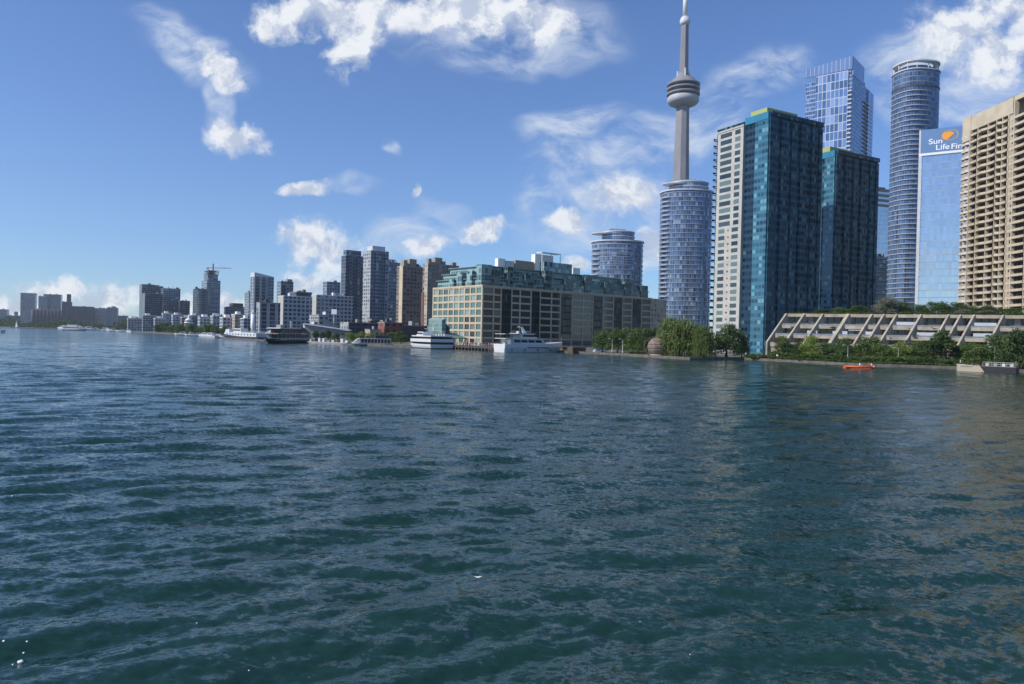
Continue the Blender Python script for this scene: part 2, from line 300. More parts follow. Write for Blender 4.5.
# ------------------------------------------------------------------ mesh builder
class MB:
    def __init__(self): self.v = []; self.f = []; self.uv = []; self.mi = []; self.sm = []
    def quad(self, pts, uvs=None, mi=0, smooth=False):
        i = len(self.v); self.v += [tuple(p) for p in pts]; n = len(pts)
        self.f.append(tuple(range(i, i+n))); self.mi.append(mi); self.sm.append(smooth)
        self.uv += uvs if uvs else [(p[0], p[1]) for p in pts]
        return self
    def prism(self, poly, z0, z1, mi=0, capmi=None, bottom=False, u0=0.0, close=True):
        """poly counter-clockwise (x,y); walls carry UV in metres (run, height). z1 may be a list"""
        n = len(poly); capmi = mi if capmi is None else capmi
        zt = z1 if isinstance(z1, (list, tuple)) else [z1]*n
        zb = z0 if isinstance(z0, (list, tuple)) else [z0]*n
        i = len(self.v)
        self.v += [(p[0], p[1], zb[k]) for k, p in enumerate(poly)] + [(p[0], p[1], zt[k]) for k, p in enumerate(poly)]
        run = u0
        for k in range(n):
            k2 = (k+1) % n
            L = math.hypot(poly[k2][0]-poly[k][0], poly[k2][1]-poly[k][1])
            self.f.append((i+k, i+k2, i+n+k2, i+n+k)); self.mi.append(mi); self.sm.append(False)
            self.uv += [(run, zb[k]), (run+L, zb[k2]), (run+L, zt[k2]), (run, zt[k])]
            run += L
        self.f.append(tuple(i+n+k for k in range(n))); self.mi.append(capmi); self.sm.append(False)
        self.uv += [(-1000.0, -1000.0)]*n if capmi == mi else [(p[0], p[1]) for p in poly]
        self.f.append(tuple(i+k for k in reversed(range(n)))); self.mi.append(capmi); self.sm.append(False)
        self.uv += [(-1000.0, -1000.0)]*n
        return self
    def box(self, x0, x1, y0, y1, z0, z1, mi=0, capmi=None):
        return self.prism([(x0, y0), (x1, y0), (x1, y1), (x0, y1)], z0, z1, mi, capmi)
    def profile(self, prof, y0, y1, mi=0):
        """polygon in x,z (counter-clockwise seen from -y) extruded from y0 to y1"""
        n = len(prof); i = len(self.v)
        self.v += [(p[0], y0, p[1]) for p in prof] + [(p[0], y1, p[1]) for p in prof]
        for k in range(n):
            k2 = (k+1) % n
            self.f.append((i+k2, i+k, i+n+k, i+n+k2)); self.mi.append(mi); self.sm.append(False)
            self.uv += [(prof[k2][0], y0), (prof[k][0], y0), (prof[k][0], y1), (prof[k2][0], y1)]
        self.f.append(tuple(i+k for k in range(n))); self.mi.append(mi); self.sm.append(False); self.uv += [(p[0], p[1]) for p in prof]
        self.f.append(tuple(i+n+k for k in reversed(range(n)))); self.mi.append(mi); self.sm.append(False); self.uv += [(p[0], p[1]) for p in reversed(prof)]
        return self
    def tube(self, a, b, r0, r1=None, n=6, mi=0):
        r1 = r0 if r1 is None else r1
        a, b = Vector(a), Vector(b); d = (b-a)
        if d.length < 1e-6: return self
        q = d.to_track_quat('Z', 'Y'); i = len(self.v)
        for c, r in ((a, r0), (b, r1)):
            for k in range(n):
                t = 2*math.pi*k/n; self.v.append(tuple(c + q @ Vector((math.cos(t)*r, math.sin(t)*r, 0))))
        for k in range(n):
            k2 = (k+1) % n
            self.f.append((i+k, i+k2, i+n+k2, i+n+k)); self.mi.append(mi); self.sm.append(n > 5)
            self.uv += [(k/n, 0), ((k+1)/n, 0), ((k+1)/n, d.length), (k/n, d.length)]
        self.f.append(tuple(i+n+k for k in range(n))); self.mi.append(mi); self.sm.append(False); self.uv += [(0, 0)]*n
        self.f.append(tuple(i+k for k in reversed(range(n)))); self.mi.append(mi); self.sm.append(False); self.uv += [(0, 0)]*n
        return self
    def loft(self, rings, mi=0, smooth=True, cap=True):
        """rings of equal length (closed loops, counter-clockwise from above, bottom to top)"""
        n = len(rings[0]); i = len(self.v)
        for r in rings: self.v += [tuple(p) for p in r]
        for j in range(len(rings)-1):
            run = 0.0
            for k in range(n):
                k2 = (k+1) % n; a = i+j*n
                L = math.dist(rings[j][k], rings[j][k2])
                self.f.append((a+k, a+k2, a+n+k2, a+n+k)); self.mi.append(mi); self.sm.append(smooth)
                self.uv += [(run, rings[j][k][2]), (run+L, rings[j][k2][2]), (run+L, rings[j+1][k2][2]), (run, rings[j+1][k][2])]
                run += L
        if cap:
            self.f.append(tuple(i+(len(rings)-1)*n+k for k in range(n))); self.mi.append(mi); self.sm.append(False); self.uv += [(0, 0)]*n
            self.f.append(tuple(i+k for k in reversed(range(n)))); self.mi.append(mi); self.sm.append(False); self.uv += [(0, 0)]*n
        return self
    def lathe(self, prof, n=32, c=(0, 0), mi=0, smooth=True):
        return self.loft([[(c[0]+r*math.cos(2*math.pi*k/n), c[1]+r*math.sin(2*math.pi*k/n), z) for k in range(n)] for r, z in prof], mi, smooth)
    def mesh(self, name, mats):
        me = bpy.data.meshes.new(name)
        me.from_pydata(self.v, [], self.f)
        for m_ in (mats if isinstance(mats, (list, tuple)) else [mats]): me.materials.append(m_)
        me.polygons.foreach_set('material_index', self.mi); me.polygons.foreach_set('use_smooth', self.sm)
        ul = me.uv_layers.new(name='UVMap'); ul.data.foreach_set('uv', [c for p in self.uv for c in p])
        me.update(); return me
    def build(self, name, mats, parent=None, loc=(0, 0, 0), rz=0.0):
        return link(name, self.mesh(name, mats), parent, loc, rz)
def link(name, me, parent=None, loc=(0, 0, 0), rz=0.0):
    o = bpy.data.objects.new(name, me); COL.objects.link(o)
    o.location = loc; o.rotation_euler = (0, 0, rz)
    if parent is not None: o.parent = parent
    return o
def tag(o, label=None, cat=None, group=None, kind=None):
    if label: o['label'] = label
    if cat: o['category'] = cat
    if group: o['group'] = group
    if kind: o['kind'] = kind
    return o
def thing(name, label, cat, loc, rz=0.0, group=None):
    o = bpy.data.objects.new(name, None); COL.objects.link(o); o.empty_display_size = 1.0
    o.location = loc; o.rotation_euler = (0, 0, rz)
    return tag(o, label, cat, group)
def struct(o): o['kind'] = 'structure'; return o
def copy_thing(root, loc, rz=0.0, scale=None, label=None, group=None):
    r = root.copy(); COL.objects.link(r); r.location = loc; r.rotation_euler = (0, 0, rz)
    if scale is not None: r.scale = scale
    if label: r['label'] = label
    if group: r['group'] = group
    for ch in list(root.children):
        c = ch.copy(); COL.objects.link(c); c.parent = r
        for g in list(ch.children):
            d = g.copy(); COL.objects.link(d); d.parent = c
    return r

class Frame:
    """a rectangular footprint: its near corner at a pixel column and depth, x along the face that runs to the
    right, y along the face that runs to the left and back"""
    def __init__(s, pxL, pxC, pxR, py, D, th, depth=None, width=None):
        s.th = math.radians(th); s.D = D; s.py = py
        u, v = U(pxC, py); s.o = (u*D, D); s.z = CZ + v*D
        s.e = (math.cos(s.th), math.sin(s.th)); s.n = (-math.sin(s.th), math.cos(s.th))
        s.Lx = width if width else s.tR(pxR); s.Ly = depth if depth else s.tL(pxL)
    def tR(s, px, py=None):
        u = U(px, s.py if py is None else py)[0]; return (u*s.D - s.o[0])/(s.e[0] - u*s.e[1])
    def tRo(s, px, py, off):
        u = U(px, py)[0]; ox, oy = s.o[0]+s.n[0]*off, s.o[1]+s.n[1]*off
        return (u*oy - ox)/(s.e[0] - u*s.e[1])
    def zRo(s, px, py, off):
        return CZ + U(px, py)[1]*(s.o[1]+s.n[1]*off + s.tRo(px, py, off)*s.e[1])
    def tL(s, px, py=None):
        u = U(px, s.py if py is None else py)[0]; return (u*s.D - s.o[0])/(s.n[0] - u*s.n[1])
    def zR(s, px, py):
        t = s.tR(px, py); return CZ + U(px, py)[1]*(s.D + t*s.e[1])
    def zL(s, px, py):
        t = s.tL(px, py); return CZ + U(px, py)[1]*(s.D + t*s.n[1])
LAND = 0.55

# ------------------------------------------------------------------ water
def make_water():
    rng = np.random.default_rng(11)
    rs = [2.5]
    while rs[-1] < 3150: rs.append(rs[-1]*1.0050 + 0.003)
    rs = np.array(rs); th = np.radians(np.arange(-60, 60.01, 0.26))
    R, T = np.meshgrid(rs, th, indexing='ij')
    X = R*np.sin(T); Y = R*np.cos(T)
    spacing = np.maximum(R*0.0050, R*math.radians(0.26))
    Z = np.zeros_like(X); DX = np.zeros_like(X); DY = np.zeros_like(X)
    lam = np.exp(rng.uniform(np.log(0.17), np.log(7.5), 230))
    g1 = 1.0 + 0.45*np.sin(X/13.0 + 1.3*np.sin(Y/17.0))*np.sin(Y/11.0 + 1.1 + 0.9*np.sin(X/9.0))
    g2 = 1.0 + 0.40*np.sin(X/37.0 + 0.8*np.sin(Y/29.0) + 2.0)*np.sin(Y/43.0 + 0.7*np.sin(X/31.0))
    for L in lam:
        a = math.radians(-68) + rng.normal(0, 0.34 if L > 1.6 else 0.62); kx, ky = math.cos(a), math.sin(a)
        k = 2*math.pi/L
        s = 0.0150*(1.0 if L < 2.6 else (2.6/L)**0.6)*(1.22 if 0.5 < L < 3.2 else 1.0)
        amp = s/k*rng.uniform(0.6, 1.4)
        fade = np.clip((L/spacing - 2.5)/3.0, 0, 1)
        if fade.max() <= 0: continue
        g = (g1 if L < 1.3 else g2)*amp*fade
        ph = k*(kx*X + ky*Y) + rng.uniform(0, 6.28)
        cs = np.cos(ph)
        Z += g*np.sin(ph); DX -= 0.9*g*kx*cs; DY -= 0.9*g*ky*cs
    grp = 1.0
    V = np.stack([X + DX*grp, Y + DY*grp, Z*grp], -1).reshape(-1, 3)
    nr, nt_ = X.shape
    idx = np.arange(nr*nt_).reshape(nr, nt_)
    F = np.stack([idx[:-1, :-1], idx[:-1, 1:], idx[1:, 1:], idx[1:, :-1]], -1).reshape(-1, 4)[:, ::-1]
    me = bpy.data.meshes.new('water')
    me.vertices.add(len(V)); me.vertices.foreach_set('co', V.astype(np.float32).ravel())
    me.loops.add(F.size); me.loops.foreach_set('vertex_index', F.astype(np.int32).ravel())
    me.polygons.add(len(F)); me.polygons.foreach_set('loop_start', np.arange(0, F.size, 4, dtype=np.int32))
    me.polygons.foreach_set('use_smooth', np.ones(len(F), bool)); me.update(calc_edges=True)
    m, t, b = newmat('lake_water')
    tcn = t.new('ShaderNodeTexCoord'); o = tcn.outputs['Object']
    mp = t.new('ShaderNodeMapping'); t.l.new(o, mp.inputs['Vector']); mp.inputs['Scale'].default_value = (0.72, 1.0, 1.0); mp.inputs['Rotation'].default_value = (0, 0, 0.2)
    # small ripples the mesh does not carry: slopes from two scales of noise, a third one out on the lake
    nA = t.noise(mp.outputs[0], 7.0, 4, 0.7).outputs['Color']
    nB = t.noise(mp.outputs[0], 1.0, 4, 0.65).outputs['Color']
    nC = t.noise(mp.outputs[0], 0.22, 5, 0.65, dist=0.2).outputs['Color']
    gust = t.noise(o, 0.03, 3, 0.55).outputs['Fac']
    g = t.ramp(gust, 0.35, 0.65, 0.6, 1.35)
    far_ = t.ramp(t.vm('LENGTH', o), 25, 160)
    h3 = (0.5, 0.5, 0.5)
    sl_ = t.vm('ADD', t.vm('SCALE', t.vm('SUBTRACT', nA, h3), scale=1.35), t.vm('SCALE', t.vm('SUBTRACT', nB, h3), scale=t.m('ADD', 0.80, t.m('MULTIPLY', far_, 0.10))))
    sl_ = t.vm('ADD', sl_, t.vm('SCALE', t.vm('SUBTRACT', nC, h3), scale=t.m('MULTIPLY', far_, 0.58)))
    sl_ = t.vm('MULTIPLY', t.vm('SCALE', sl_, scale=g), (0.8, 1.0, 0.0))
    geo = t.new('ShaderNodeNewGeometry')
    t.l.new(t.vm('NORMALIZE', t.vm('ADD', geo.outputs['Normal'], sl_)), b.inputs['Normal'])
    b.inputs['Base Color'].default_value = (0.010, 0.036, 0.029, 1)
    b.inputs['Roughness'].default_value = 0.09; b.inputs['IOR'].default_value = 1.333
    me.materials.append(m)
    return struct(link('water', me)), V
WATER, WV = make_water()
def water_z(x, y):
    i = np.argmin((WV[:, 0]-x)**2 + (WV[:, 1]-y)**2); return float(WV[i, 2])
# lake bed far below keeps the sheet from looking hollow from the side
# ------------------------------------------------------------------ land
SHORE_PX = [(10, 328.0), (80, 329.4), (150, 333.2), (200, 336.2), (232, 339.2), (300, 342.6), (345, 345.0), (400, 347.2), (440, 348.6), (500, 350.2), (540, 351.6), (585, 353.6),
            (612, 355.0), (640, 356.8), (690, 359.8), (744, 359.9), (770, 361.2), (792, 362.4), (860, 366.0), (930, 368.3), (985, 370.2), (1024, 372.6), (1120, 380)]
SHORE = [G(x, y) for x, y in SHORE_PX]
def land():
    rim = [(p.x, p.y) for p in SHORE]
    # outward offset ends
    rim = [(-2850, 2420)] + [(-2300, 2150)] + rim
    last = rim[-1]
    far = [(last[0]+400, last[1]-60), (2600, 400), (2600, 3150), (-2850, 3150)]
    poly = rim + far
    me = MB().prism(poly, -3.0, LAND)
    m, t, b = newmat('park_ground')
    tcn = t.new('ShaderNodeTexCoord')
    nz = t.noise(tcn.outputs['Object'], 0.03, 5, 0.6).outputs['Fac']
    t.l.new(t.mix(t.ramp(nz, 0.42, 0.58), (0.05, 0.075, 0.03), (0.16, 0.15, 0.13)), b.inputs['Base Color']); b.inputs['Roughness'].default_value = 0.9
    struct(me.build('ground', m))
    # promenade and its stone edge, following the shore
    pts = [Vector((p[0], p[1])) for p in rim[2:]]
    def offs(d):
        out = []
        for i, p in enumerate(pts):
            a = pts[max(0, i-1)]; c = pts[min(len(pts)-1, i+1)]
            tdir = (c-a).normalized(); out.append((p.x - tdir.y*d, p.y + tdir.x*d))
        return out
    mb = MB(); a, c = offs(0.6), offs(6.0)
    for i in range(len(pts)-1):
        mb.quad([(*a[i], LAND+0.004), (*a[i+1], LAND+0.004), (*c[i+1], LAND+0.004), (*c[i], LAND+0.004)])
    struct(mb.build('promenade_path', M['concrete']))
    mb = MB(); a, c = offs(-0.12), offs(0.6)
    rings = []
    n = len(pts)
    for z0, z1 in ((-0.6, LAND+0.14),):
        for i in range(n-1):
            mb.quad([(*a[i], z0), (*a[i+1], z0), (*a[i+1], z1), (*a[i], z1)])
            mb.quad([(*a[i], z1), (*a[i+1], z1), (*c[i+1], z1), (*c[i], z1)])
            mb.quad([(*c[i], z1), (*c[i+1], z1), (*c[i+1], LAND-0.2), (*c[i], LAND-0.2)])
    struct(mb.build('seawall', M['wallstone']))
land()

# ------------------------------------------------------------------ buildings: generic pieces
def rect_ring(x0, x1, y0, y1, o): return [(x0-o, y0-o), (x1+o, y0-o), (x1+o, y1+o), (x0-o, y1+o)]
def simple_tower(name, label, cat, F, mat, base=LAND, pent=((0.25, 0.75, 0.25, 0.75, 4.0),), pentmat='grey', group=None, slab=None, slabmat='slab', strips=(), edge=None, topz=None):
    """body with a window-grid facade, roof parapet, plant room, floor slabs, vertical strips (face, from, to, proud, material, name)"""
    H = (topz if topz else F.z) - base
    t = thing(name, label, cat, (F.o[0], F.o[1], base), F.th, group)
    Lx, Ly = F.Lx, F.Ly
    MB().box(0, Lx, 0, Ly, 0, H-0.6).build('wall', [M[mat]], t)
    MB().box(-0.15, Lx+0.15, -0.15, Ly+0.15, H-0.6, H).build('parapet', [M[edge or pentmat]], t)
    for a0, a1, b0, b1, h in pent:
        MB().box(a0*Lx, a1*Lx, b0*Ly, b1*Ly, H, H+h).build('penthouse', [M[pentmat]], t)
    rr_ = random.Random(name+label)
    for k in range(rr_.randint(1, 3)):
        ww, dd, hh = Lx*rr_.uniform(.06, .16), min(Ly*.3, 5), rr_.uniform(1.0, 2.6)
        xx = Lx*rr_.uniform(.05, .8); MB().box(xx, xx+ww, Ly*.12, Ly*.12+dd, H-0.01, H+hh).build('roof_vent', [M[rr_.choice(['grey', 'slab', 'darkgrey'])]], t)
    if H > 45 and rr_.random() < .55:
        MB().tube((Lx*.6, Ly*.3, H-.01), (Lx*.6, Ly*.3, H+rr_.uniform(5, 9)), .22, .08).build('roof_mast', [M['steel']], t)
    if slab:
        me = MB().prism(rect_ring(0, Lx, 0, Ly, slab[1]), 0, 0.28).mesh('floor_slab', M[slabmat])
        z = slab[0]
        while z < H-1.2:
            link('floor_slab', me, t, (0, 0, z)); z += slab[0]
    for st in strips:
        face, a, b_, pr, m_, nm = st[:6]; zt = st[6]*H if len(st) > 6 else H-0.3
        if face == 'R': MB().box(a*Lx, b_*Lx, -pr, 0.3, 0, zt).build(nm, [M[m_]], t)
        else: MB().box(-pr, 0.3, a*Ly, b_*Ly, 0, zt).build(nm, [M[m_]], t)
    return t
WIN_CAP = 100
def facade_grid(t, side, length, cols, floors, z0, fh, pier_w, span_h, depth, wallm, winm, counter, skip=(), winmat_fn=None, x0=0.0):
    """relief facade on the local face 'R' (y=0) or 'L' (x=0): piers, spandrels, recessed panes"""
    def box(a0, a1, d0, d1, za, zb):
        return MB().box(a0, a1, d0, d1, za, zb) if side == 'R' else MB().box(d0, d1, a0, a1, za, zb)
    edges = [x0 + length*c for c in cols]
    Ht = floors*fh
    pm = box(-pier_w/2, pier_w/2, -depth, 0.0, 0, Ht).mesh('pier', wallm)
    for e in edges:
        link('pier', pm, t, (e, 0, z0) if side == 'R' else (0, e, z0))
    sm = box(edges[0], edges[-1], -depth+0.06, 0.0, 0, span_h).mesh('spandrel', wallm)
    for k in range(floors+1):
        link('spandrel', sm, t, (0, 0, z0 + k*fh - span_h/2))
    cache = {}
    for c in range(len(edges)-1):
        w = edges[c+1]-edges[c]-pier_w
        for k in range(floors):
            if (c, k) in skip: continue
            m_ = winmat_fn(c, k) if winmat_fn else winm
            key = (round(w, 3), m_.name)
            a0 = edges[c]+pier_w/2
            if counter['n'] < WIN_CAP:
                if key not in cache:
                    hh = fh-span_h
                    mb = box(0, w, -0.12, -0.02, 0, hh)
                    cache[key] = mb.mesh('window', m_)
                o = link('window', cache[key], t, (a0, 0, z0+k*fh+span_h/2) if side == 'R' else (0, a0, z0+k*fh+span_h/2))
                counter['n'] += 1
            else:
                counter['rest'].append((side, a0, a0+w, z0+k*fh+span_h/2, z0+(k+1)*fh-span_h/2, m_))
def flush_windows(t, counter):
    if not counter['rest']: return
    mats = []; mb = MB()
    for side, a0, a1, za, zb, m_ in counter['rest']:
        if m_ not in mats: mats.append(m_)
        if side == 'R': mb.box(a0, a1, -0.12, -0.02, za, zb, mats.index(m_))
        else: mb.box(-0.12, -0.02, a0, a1, za, zb, mats.index(m_))
    o = mb.build('window', mats, t); o['kind'] = 'stuff'
def ellipse(a, b, n=48, c=(0, 0), p=2.0):
    out = []
    for k in range(n):
        t = 2*math.pi*k/n; ct, s_ = math.cos(t), math.sin(t)
        out.append((c[0]+a*math.copysign(abs(ct)**(2/p), ct), c[1]+b*math.copysign(abs(s_)**(2/p), s_)))
    return out

# ------------------------------------------------------------------ the concrete communications tower
def cn_tower():
    D = 1018.0
    u, v = U(681.0, 200)
    base = P(679.2, 260, D)
    t = thing('communications_tower', 'tall tapering grey concrete tower with round pod and needle antenna above the skyline', 'tower', (base.x, D, LAND))
    off = LAND
    def lobed(r, core, ang0=0.5):
        pts = []
        for k in range(3):
            a = ang0 + k*2*math.pi/3
            for da, rr in ((-0.22*core/r*2.2, r), (0.22*core/r*2.2, r)): pts.append((a+da, rr))
            pts.append((a+math.pi/3, core))
        return pts
    rings = []
    for z, r, core in ((0, 27, 11), (60, 20.5, 9.6), (130, 15.5, 8.6), (200, 12.3, 7.8), (270, 10.2, 7.2), (330, 8.8, 6.8)):
        rings.append([(rr*math.cos(a), rr*math.sin(a), z-off) for a, rr in lobed(r, core)])
    MB().loft(rings, smooth=False).build('shaft', [M['cngrey']], t)
    MB().lathe([(9.2, 0), (14.0, 1.2), (18.6, 3.2), (21.2, 6.0), (21.6, 9), (21.2, 11.5), (19.8, 13.4), (17, 14.0)], 40).build('radome', [M['radome']], t, (0, 0, 325-off))
    pod = MB().lathe([(16, 0), (20.4, 0.4), (22.4, 1.0), (22.4, 3.2), (20.6, 3.4)], 40).mesh('deck_ring', M['cngrey'])
    gl = MB().lathe([(19.0, 0), (21.2, 0.5), (21.6, 3.0), (19.4, 3.4)], 40).mesh('observation_window', M['boatglass'])
    for z in (339.6, 346.0, 352.2): link('deck_ring', pod, t, (0, 0, z-off))
    for z in (342.8, 349.2): link('observation_window', gl, t, (0, 0, z-off))
    MB().lathe([(21.2, 0), (19, 2.2), (15.5, 3.0), (15.5, 5.8), (13.6, 6.4), (13.6, 7.6), (10, 8.2), (9, 11.5), (7.6, 12), (7.2, 15)], 40).build('pod_roof', [M['cngrey']], t, (0, 0, 355.2-off))
    for k in range(3):
        a = 0.5 + k*2.0944
        MB().box(-0.8, 0.8, -0.8, 0.8, 0, 13).build('antenna_mast', [M['white']], t, (9*math.cos(a), 9*math.sin(a), 362-off))
    rings = [[(r*math.cos(2*math.pi*k/6+.5), r*math.sin(2*math.pi*k/6+.5), z-off) for k in range(6)] for z, r in ((366, 6.6), (400, 5.9), (438, 5.2))]
    MB().loft(rings, smooth=False).build('upper_shaft', [M['cngrey']], t)
    MB().lathe([(5, 0), (6.6, 2.5), (7.0, 4), (7.0, 7.2), (6.2, 7.8), (5.8, 10.5), (4.0, 12)], 32).build('sky_pod', [M['slab']], t, (0, 0, 436-off))
    MB().lathe([(3.5, 0), (3.3, 36), (2.6, 36.5), (2.4, 62), (1.6, 62.5), (1.2, 95), (0.5, 104)], 16).build('antenna', [M['white']], t, (0, 0, 449-off))
cn_tower()

# ------------------------------------------------------------------ round condominium towers
def round_tower(name, label, pxl, pxr, pytop, D, fh, floors_top, drum, mat, canopy_side=-1, py0=None):
    uc, v = U((pxl+pxr)/2, pytop)
    ul, ur = U(pxl, pytop)[0], U(pxr, pytop)[0]
    a = (ur-ul)/2*D; c = Vector((uc*D, D))
    z = CZ + v*D; H = z - LAND
    t = thing(name, label, 'tower', (c.x, c.y, LAND))
    body = ellipse(a*0.97, a*0.8, 56, p=2.3)
    MB().prism(body, 0, H).build('wall', [M[mat]], t)
    sm = MB().prism(ellipse(a*0.985, a*0.815, 56, p=2.3), 0, 0.40).mesh('floor_slab', M['slabgrey'])
    z_ = fh
    while z_ < H-0.5: link('floor_slab', sm, t, (0, 0, z_)); z_ += fh
    bal = ellipse(a*0.26, a*0.30, 20, c=(-a*0.74, -a*0.30))
    bm_ = MB().prism(bal, 0, 1.0).mesh('balcony', M['slabgrey'])
    z_ = fh
    while z_ < H-fh*1.2: link('balcony', bm_, t, (0, 0, z_-0.2)); z_ += fh
    MB().prism(ellipse(a*1.01, a*0.84, 56, p=2.3), 0, 1.0).build('parapet', [M['slab']], t, (0, 0, H))
    x0, w, h = drum
    MB().prism(ellipse(a*w, a*0.6, 48, c=(x0*a, 0)), 0, h).build('penthouse', [M[mat]], t, (0, 0, H))
    MB().prism(ellipse(a*w*1.03, a*0.62, 48, c=(x0*a, 0)), 0, 0.7).build('roof', [M['slab']], t, (0, 0, H+h))
    MB().prism(ellipse(a*w*1.03, a*0.62, 48, c=(x0*a, 0)), 0, 0.5).build('penthouse_ring', [M['slab']], t, (0, 0, H+h*0.55))
    MB().prism(ellipse(a*0.5, a*0.4, 32, c=((x0-0.55)*a, -0.2*a)), 0, 0.6).build('canopy', [M['slab']], t, (0, 0, H+h-1.4))
    MB().box(-0.35*a, 0.25*a, -0.15*a, 0.2*a, 0, 2.4).build('machine_room', [M['grey']], t, (x0*a, 0, H+h+0.7))
round_tower('round_condo_tower', 'round blue glass tower with white slab edges rising in front of concrete needle tower', 660.5, 712.5, 194, 545, 3.25, 0, (0.08, 0.74, 7.0), 'round_glass')
round_tower('round_condo_tower', 'shorter round blue glass tower with flat canopy behind the warehouse apartment block', 591.5, 643.5, 243.5, 560, 3.7, 0, (0.02, 0.62, 7.5), 'round_glass')

# ------------------------------------------------------------------ twin teal towers
def teal_tower(name, label, F, pxbay, white=None, pent=None, podium=None):
    H = F.z - LAND
    t = thing(name, label, 'tower', (F.o[0], F.o[1], LAND), F.th)
    Lx, Ly = F.Lx, F.Ly
    bayL = F.tL(pxbay)
    MB().prism([(0, 0), (Lx, 0), (Lx, Ly), (0, Ly)], 0, H).build('wall', [M['teal_front']], t)
    # proud glazed bays on the front, each a vertical strip
    for a0, a1, pr, zt in ((0.0, 0.10, 0.5, 1.0), (0.20, 0.33, 0.7, 0.985), (0.40, 0.50, 0.6, 0.985), (0.57, 0.70, 0.7, 0.985), (0.79, 0.88, 0.6, 0.985), (0.94, 1.0, 0.5, 0.985)):
        MB().box(a0*Lx, a1*Lx, -pr, 0.3, 0, H*zt-0.02).build('window_bay', [M['teal_front']], t)
    MB().box(-0.7, 0.3, 0.02, bayL, 0, H-2.0).build('glazed_corner', [M['teal_sunlit']], t)
    if white: MB().box(-0.45, 0.3, bayL+0.02, white[0]-0.02, 0, H-2.01).build('recess_glazing', [M['teal_shaded']], t)
    # stepped parapet panels
    MB().box(-0.9, 0.35, 0.0, bayL*1.8, H-2.0, H+0.8).build('parapet', [M['tealpanel']], t)
    MB().box(0.35, Lx+0.1, -0.85, 0.3, H-0.8, H+1.0).build('parapet', [M['teal_front']], t)
    if pent:
        for (a0, a1, b0, b1, h, m_) in pent: MB().box(a0*Lx, a1*Lx, b0*Ly, b1*Ly, H-0.5, H+h, 0, 1).build('penthouse', [M[m_], M['grey']], t)
    for k, (ax, ay) in enumerate(((0.52, 0.3), (0.60, 0.35), (0.72, 0.4))):
        MB().box(ax*Lx, ax*Lx+1.6, ay*Ly, ay*Ly+1.6, H, H+3.2+k*0.5).build('roof_vent', [M['grey']], t)
    if white:
        y0, y1, zt = white
        x0 = -1.6
        Hw = zt - LAND
        MB().box(x0, 0.3, y0, y1, 0, Hw).build('white_wall', [M['offwhite']], t)
        MB().box(x0-0.2, 0.3, y0-0.2, y1+0.2, Hw, Hw+0.7).build('cornice', [M['offwhite']], t)
        fh = 2.78; n = int(Hw//fh); w = y1-y0
        def win(yc, ww, z, hh, m_):
            key = (round(ww, 2), m_)
            if key not in win.c: win.c[key] = MB().box(-0.05, 0.02, -ww/2, ww/2, 0, hh).mesh('window', M[m_])
            link('window', win.c[key], t, (x0-0.02, yc, z))
        win.c = {}
        for k in range(n):
            z = Hw - (k+1)*fh + 0.35
            if k < 14:
                win(y0+0.66*w, 0.44*w, z, 1.75, 'lead_glass'); win(y0+0.21*w, 0.20*w, z, 1.75, 'lead_glass')
            elif z > 3:
                win(y0+0.76*w, 0.24*w, z, 1.6, 'lead_glass'); win(y0+0.24*w, 0.24*w, z, 1.6, 'lead_glass')
                win(y0+0.5*w, 0.07*w, z+0.5, 0.7, 'brickspot')
        bm_ = MB().box(-0.6, 6.5, 0, 2.0, 0, 0.22).mesh('balcony', M['slabgrey'])
        rm_ = MB().box(-0.55, 6.4, 1.92, 1.96, 0.22, 1.2).mesh('railing', M['boatglass'])
        for k in range(n):
            z = Hw-(k+1)*fh
            b = link('balcony', bm_, t, (x0+0.2, y1, z)); link('railing', rm_, b)
    return t
M['brickspot'] = pane('reddish_vent', (0.28, 0.10, 0.07), 0.6, var=0.5, lite=0.0)
F1 = Frame(718, 770, 822.5, 113.5, 285, 29)
yw0, yw1 = F1.tL(746.5, 130), F1.tL(721, 130)
zw = F1.zL(733, 131)
teal_tower('teal_glass_tower', 'tall dark teal glass tower with a white concrete window strip down one side', F1, 757, (yw0, yw1, zw),
           [(0.05, 0.62, 0.10, 0.40, 3.4, 'yellowgreen'), (0.30, 0.98, 0.12, 0.6, 2.2, 'teal_front')])
F2 = Frame(821, 836, 878.5, 152, 330, 29, depth=26)
teal_tower('teal_glass_tower', 'dark teal glass tower without white strip, just behind its taller looking twin', F2, 826, None,
           [(-0.0, 0.55, 0.12, 0.45, 3.2, 'yellowgreen'), (0.2, 0.9, 0.3, 0.6, 2.0, 'teal_front')])

